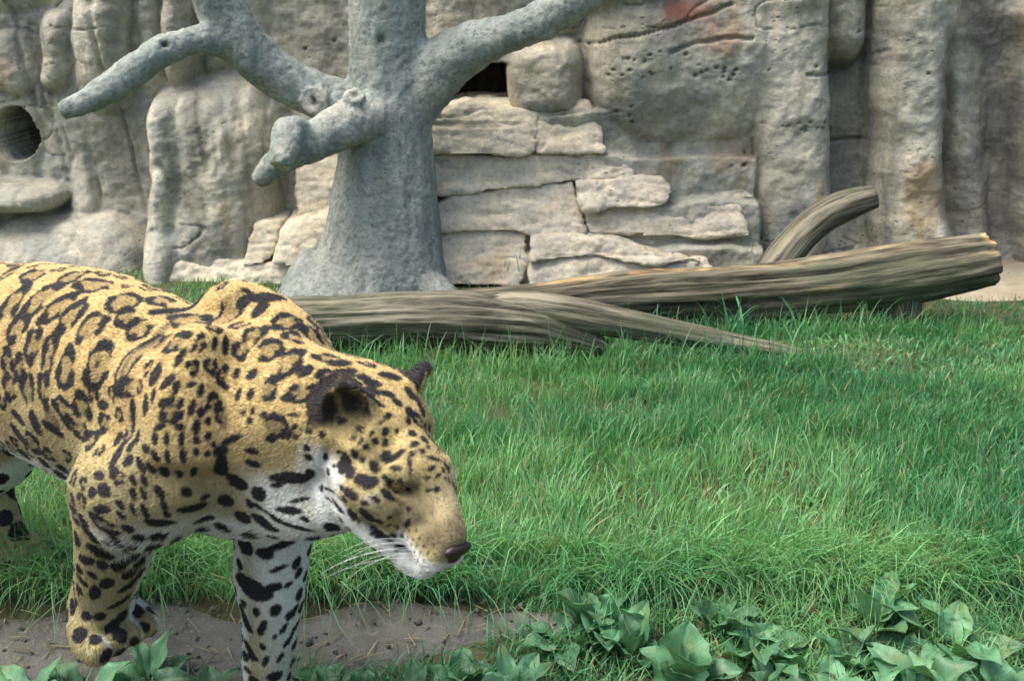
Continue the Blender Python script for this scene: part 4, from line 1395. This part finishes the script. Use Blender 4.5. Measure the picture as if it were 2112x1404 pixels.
def grow(x, y, hgt, wid, lean, az, bend, nsegs=3, cols=None):
    global off
    z = terrain(x, y) - 0.006
    V, F, m = blades(x, y, z, hgt, wid, lean, az, bend, rng.normal(0, .6, len(x)), nsegs)
    GVs.append(V); GFs.append(F + off); off += len(V)
    c = grass_cols(len(x), x, y, rng) if cols is None else cols
    GCs.append(np.repeat(c, m, axis=0))


def field(n, y0, y1, scale=1.0, wscale=1.0):
    x, y = scatter(n, -1, 1, y0, y1)
    x = x * (0.47 * y * 1.12 + 0.35)
    k = ~in_log(x, y)
    k &= y < np.interp(x, fk, fv) + 0.02
    k &= rng.random(n) > path_mask(x, y) * 1.05
    k &= np.hypot((x - TB[0]) / .40, (y - TY) / .34) > 1
    k &= rng.random(n) > .97 * sm(.0, .25, x - 1.45 - .5 * (4.75 - y)) * sm(4.32, 4.5, y)
    # thin bare bits
    th = fbm(np.stack([x * 3.2, y * 3.2, x * 0], 1), 2, 205)
    k &= rng.random(n) < np.clip(.95 + th * .6, .25, 1)
    # lies low where the ground is worn, right under the wall and in front of the path
    x, y = x[k], y[k]
    n = len(x)
    cl = vnoise(np.stack([x * 9, y * 9, x * 0], 1), 207)
    az = vnoise(np.stack([x * 4, y * 4, x * 0], 1), 208) * 3 + rng.normal(0, 1.7, n)
    h = (.075 + .035 * cl + rng.normal(0, .018, n)) * scale
    h *= 1 - .45 * sm(3.6, 4.6, y) - .25 * sm(.5, 1.6, x)
    h *= 1 - .55 * sm(3.25, 3.5, y) * sm(1.9, .2, np.abs(x - .3)) * (y < 4.1)
    h = np.clip(h, .025, .24)
    grow(x, y, h, rng.uniform(.0028, .0052, n) * wscale * (1 + .15 * sm(3, 4.5, y)), np.abs(rng.normal(.14, .12, n)), az, np.clip(rng.normal(.26, .25, n), 0, 1.2))


field(46000, 2.02, 3.0)
field(52000, 2.9, 3.95, .95)
field(30000, 3.9, 5.3, .8, 1.15)
# long tufts hanging over the edge of the path
x = rng.uniform(-1.5, 1.3, 7000); y = rng.uniform(2.03, 2.22, 7000)
k = (vnoise(np.stack([x * 7, y * 7, x * 0], 1), 210) > -.25); x, y = x[k], y[k]; n = len(x)
grow(x, y, rng.uniform(.08, .17, n), rng.uniform(.003, .006, n), np.abs(rng.normal(.25, .15, n)), rng.normal(-1.6, .8, n), np.clip(rng.normal(.7, .3, n), .1, 1.3), 5)
# low growth between the path and the camera, thin on the left, dense on the right
x = rng.uniform(-1.4, 1.6, 26000); y = rng.uniform(1.50, 2.06, 26000)
k = (rng.random(26000) > path_mask(x, y) * 1.02) & (rng.random(26000) < sm(-.7, -.2, x) * .75 + .25) & ((y < 1.80 + .04 * sm(-.6, -.3, x)) | (x > -.05)); x, y = x[k], y[k]; n = len(x)
grow(x, y, rng.uniform(.03, .085, n), rng.uniform(.003, .0055, n), np.abs(rng.normal(.3, .2, n)), rng.uniform(-3.1, 3.1, n), np.clip(rng.normal(.5, .3, n), 0, 1.2))
# taller growth against the logs
Cf = catmull(np.vstack([np.array(fp)[:, :2], [p[:2] for p in [lpt(u, v, yy) for u, v, yy, r in bb][3:]]]), 400)
k = rng.integers(0, 400, 2600); x = Cf[k, 0] + rng.normal(0, .04, 2600); y = Cf[k, 1] - rng.uniform(.09, .24, 2600); n = 2600
grow(x, y, rng.uniform(.04, .12, n) * (1 + .6 * (rng.random(n) < .15)), rng.uniform(.003, .0055, n), np.abs(rng.normal(.12, .1, n)), rng.uniform(-3.1, 3.1, n), np.clip(rng.normal(.3, .3, n), 0, 1.3), 4)
Cr = catmull(np.array(rp)[3:, :2], 300)
k = rng.integers(0, 300, 1800); x = Cr[k, 0] + rng.normal(0, .04, 1800); y = Cr[k, 1] - rng.uniform(.10, .22, 1800); n = 1800
grow(x, y, rng.uniform(.03, .10, n) * (1 + .7 * (rng.random(n) < .12)), rng.uniform(.003, .0055, n), np.abs(rng.normal(.12, .1, n)), rng.uniform(-3.1, 3.1, n), np.clip(rng.normal(.3, .3, n), 0, 1.3), 4)
# low clover-like ground cover among the blades
x, y = scatter(15000, -1, 1, 2.05, 4.0); x = x * (0.47 * y * 1.12 + .3)
k = (~in_log(x, y)) & (rng.random(15000) > path_mask(x, y)) & (rng.random(15000) < .25 + .75 * sm(.2, 1.2, x)); x, y = x[k], y[k]; n = len(x)
grow(x, y, rng.uniform(.02, .05, n), rng.uniform(.008, .014, n), np.abs(rng.normal(.5, .2, n)), rng.uniform(-3.1, 3.1, n), np.clip(rng.normal(.6, .3, n), 0, 1.3))
gm = mesh_data('grass', np.vstack(GVs), np.vstack(GFs), GRASS)
point_col(gm, 'col', np.vstack(GCs))
obj('grass', gm, label='bright green meadow grass round the logs', cat='grass', kind='stuff')

# dry stalks and crumbs of earth lying on the path
n = 650
x = rng.uniform(-1.5, .45, n); y = rng.uniform(1.62, 2.1, n)
k = rng.random(n) < path_mask(x, y) * .9 + .08; x, y = x[k], y[k]; n = len(x)
z = terrain(x, y) + .011 + rng.uniform(0, .004, n)
az = rng.uniform(0, 6.28, n); L_ = rng.uniform(.008, .035, n); W_ = rng.uniform(.0006, .0018, n); tl = rng.normal(0, .12, n)
dv = np.stack([np.cos(az), np.sin(az), tl], 1) * L_[:, None]; sv = np.stack([-np.sin(az), np.cos(az), az * 0], 1) * W_[:, None]
c0 = np.stack([x, y, z + np.abs(tl) * L_], 1)
V = np.stack([c0 - dv - sv, c0 - dv + sv, c0 + dv * .2 + sv + np.array([0, 0, .002]), c0 + dv * .2 - sv + np.array([0, 0, .002]), c0 + dv], 1).reshape(-1, 3)
o5 = (np.arange(n) * 5)[:, None]
F = np.vstack([o5 + np.array([0, 1, 2]), o5 + np.array([0, 2, 3]), o5 + np.array([3, 2, 4])])
lm = mesh_data('straw_litter', V, F, GRASS)
point_col(lm, 'col', np.repeat(np.array([[.26, .22, .13]]) * rng.uniform(.35, 1.3, (n, 1)), 5, axis=0))
obj('straw_litter', lm, label='scattered dry stalks on the dirt path', cat='straw', kind='stuff')
n = 700
x = rng.uniform(-1.5, .5, n); y = rng.uniform(1.6, 2.12, n)
k = rng.random(n) < path_mask(x, y) + .05; x, y = x[k], y[k]
CV, CF, o_ = [], [], 0
for xx, yy in zip(x, y):
    r0 = rng.uniform(.002, .007) * (1 + (rng.random() < .08))
    A = rng.normal(size=(3, 3)); A = np.linalg.qr(A)[0] * np.array([r0, r0 * .8, r0 * .6])[:, None]
    v, f = ellipsoid((xx, yy, float(terrain(np.array([xx]), np.array([yy]))[0]) + .009 + r0 * .3), A, 6, 4)
    CV.append(v + rng.normal(0, r0 * .12, v.shape)); CF += [[i + o_ for i in q] for q in f]; o_ += len(v)
obj('earth_crumbs', mesh_data('earth_crumbs', np.vstack(CV), CF, DIRT), label='small crumbs of earth on the dirt path', cat='gravel', kind='stuff')

# ------------------------------------------------------------------ single tall tufts one can pick out
def tuft(u, v, n, hgt, wid, spread, label, seed, on=None, bend=.3):
    g = ground(u, v) if on is None else np.array(on)
    r = np.random.default_rng(seed)
    o = empty('grass_tuft', tuple(g), label=label, cat='grass tuft')
    for k in range(n):
        a = r.uniform(-3.1, 3.1, 1)
        V, F, m = blades(r.normal(0, spread, 1), r.normal(0, spread, 1), np.zeros(1) - .01, r.uniform(.65, 1.1, 1) * hgt, np.full(1, wid) * r.uniform(.8, 1.2), np.abs(r.normal(.12, .12, 1)), a, np.clip(r.normal(bend, .3, 1), 0, 1.2), r.normal(0, .6, 1), 6)
        me = mesh_data('blade', V, F, GRASS)
        point_col(me, 'col', np.repeat(np.array([[.10, .29, .14]]) * r.uniform(.75, 1.25), len(V), axis=0))
        obj('blade', me, o, loc=(0, 0, 0))
    return o


tuft(1530, 575, 26, .26, .008, .05, 'tall grass tuft growing between the stepped slabs and the split log', 1)
tuft(1480, 575, 7, .16, .007, .03, 'short sparse tuft beside the taller one behind the split log', 2)
tuft(1070, 588, 6, .20, .007, .02, 'upright blades in the crack between the lowest slabs', 3)
tuft(1515, 705, 10, .24, .009, .03, 'tall blades standing before the middle of the split log', 4)
tuft(990, 722, 9, .21, .008, .04, 'arching blades standing before the forked log trunk', 5, bend=.8)
tuft(830, 722, 16, .16, .007, .05, 'curled tuft against the forked log near the jaguar', 6, bend=.9)
tuft(1660, 706, 16, .18, .007, .06, 'tuft leaning under the split log beside its support stub', 7, bend=.5)
tuft(1310, 690, 5, .18, .007, .03, 'thin blades rising in the fork between the two logs', 8)
tuft(1800, 690, 10, .12, .007, .05, 'short tuft at the foot of the support stub', 9, bend=.6)

# ------------------------------------------------------------------ broad-leaved weeds
def leaf_mesh(L, W, curl, wave, fold, colr, seed, petiole=.25):
    r = np.random.default_rng(seed)
    nu, nv = 14, 9
    V = []
    for i in range(nu + 1):
        t = i / nu
        w = W * (math.sin(math.pi * min(1, t * .93 + .07) ** .75)) ** .8 * .5 * (1 + .07 * math.sin(t * 23 + seed)) if t < 1 else .0005
        x = L * (t - curl * .10 * t ** 3)
        z = L * (.35 * t - curl * .55 * t ** 2)
        for j in range(nv):
            s = (j / (nv - 1) - .5) * 2
            zz = z + abs(s) * w * fold + wave * w * math.sin(t * 9 + seed + s * 1.3) * abs(s) - (.004 * (1 - abs(s)) if abs(s) < .3 else 0)
            V.append((x, s * w, zz))
    F = []
    for i in range(nu):
        for j in range(nv - 1):
            a = i * nv + j
            F.append([a, a + 1, a + nv + 1, a + nv])
    V = np.array(V)
    lv = [(i / nu, (j / (nv - 1) - .5) * 2, 0) for i in range(nu + 1) for j in range(nv)]
    # petiole
    pl = petiole * L
    V[:, 0] += pl
    tv, tf, _ = tube([(0, 0, -.25 * pl), (pl * .6, 0, -.1 * pl), (pl + L * .15, 0, .05 * L - .002)], [.0028, .0022, .0014], 6, 8, cap=.5)
    n0 = len(V)
    F += [[i + n0 for i in f] for f in tf]
    V = np.vstack([V, tv])
    me = mesh_data('leaf', V, F, LEAF)
    c = np.repeat(np.array([colr]), len(V), axis=0) * (1 + .12 * vnoise(V * 60, 3)[:, None])
    mid = np.exp(-(V[:, 1] / .0035) ** 2)[:, None]
    c = c * (1 - .35 * mid) + np.array([.13, .26, .12]) * .35 * mid
    c[n0:] = np.array([.10, .20, .08])
    point_col(me, 'col', c)
    point_vec(me, 'lv', np.vstack([lv, np.tile([.5, .5, 0], (len(V) - n0, 1))]))
    return me


def weed(u, v, n, L, W, label, seed, up=.5, fold=.25, hue=0.0, group=None):
    g = ground(u, v)
    g[2] = float(terrain(np.array([g[0]]), np.array([g[1]]))[0])
    r = np.random.default_rng(seed)
    o = empty('broadleaf_weed', tuple(g), label=label, cat='plant')
    for k in range(n):
        base = np.array([.082, .210, .105]) * r.uniform(.55, 1.4) + np.array([0, .02, .02]) * hue
        me = leaf_mesh(L * r.uniform(.65, 1.1), W * r.uniform(.75, 1.15), r.uniform(.3, 1.4), r.uniform(.12, .4), fold * r.uniform(.4, 1.4), base, seed * 31 + k)
        lf = obj('leaf', me, o, loc=(0, 0, .004))
        lf.rotation_euler = (r.normal(0, .25), -(up * r.uniform(.2, 1.5)), 2 * math.pi * (k + r.uniform(-.3, .3)) / n + seed)
    return o


WEEDS = [
    (1480, 1290, 6, .085, .055, 'light green weed between the largest weed and the round-leaved one', .7, .4),
    (1750, 1345, 7, .09, .05, 'leafy weed between the drooping weed and the spreading one', .6, .3),
    (1900, 1400, 8, .11, .07, 'broad weed below the spreading one by the shaded corner', .6, .3),
    (1590, 1400, 6, .08, .05, 'sparse weed growing out of the bare patch', .9, .3),
    (1235, 1292, 8, .10, .065, 'cupped broadleaf weed at the end of the dirt path', .9, .5),
    (1405, 1392, 7, .135, .10, 'largest broadleaf weed with upright folded leaves by the bare patch', 1.0, .5),
    (1300, 1330, 6, .09, .06, 'smaller weed between the cupped weed and the largest one', .8, .4),
    (1165, 1310, 6, .09, .055, 'pale low weed where the dirt path ends', .5, .2),
    (1565, 1330, 7, .09, .07, 'round-leaved weed behind the bare patch', .5, .3),
    (1660, 1340, 7, .09, .055, 'drooping weed beside the round-leaved one', .4, .2),
    (1800, 1285, 7, .11, .065, 'wide-leaved dock standing tall in the long grass', .8, .2),
    (1850, 1345, 8, .11, .065, 'spreading weed at the foot of the tall dock', .5, .25),
    (1965, 1325, 7, .12, .06, 'dark weed with long leaves past the tall dock', .6, .2),
    (1720, 1400, 6, .10, .05, 'narrow-leaved weed by the edge of the bare patch', .8, .3),
    (2060, 1400, 7, .11, .055, 'dark leafy weed in the shaded corner grass', .7, .3),
    (640, 1385, 7, .075, .055, 'young weed beside the planted forepaw', .6, .3),
    (735, 1400, 6, .07, .05, 'low weed sprouting on the near edge of the path', .6, .2),
    (950, 1375, 8, .08, .05, 'fresh green weed on the near edge under the muzzle', .8, .3),
    (1060, 1395, 7, .08, .05, 'leafy weed between the muzzle and the path end', .8, .3),
    (860, 1400, 6, .07, .045, 'small sprouting weed with pale leaves on the path edge', .8, .3),
    (50, 1400, 8, .10, .05, 'dark weed behind the lifted forepaw', .5, .2),
    (160, 1396, 9, .10, .05, 'shaded weed with flat leaves near the lifted forepaw', .4, .2),
    (300, 1372, 10, .09, .045, 'spiky low weed under the lifted forepaw', .6, .2),
    (430, 1400, 6, .07, .04, 'small weed on the dirt between the forelegs', .8, .2),
]
for k, (u, v, n, L, W, lab, up_, fo) in enumerate(WEEDS):
    weed(u, v, n, L, W, lab, k + 1, up_, fo)
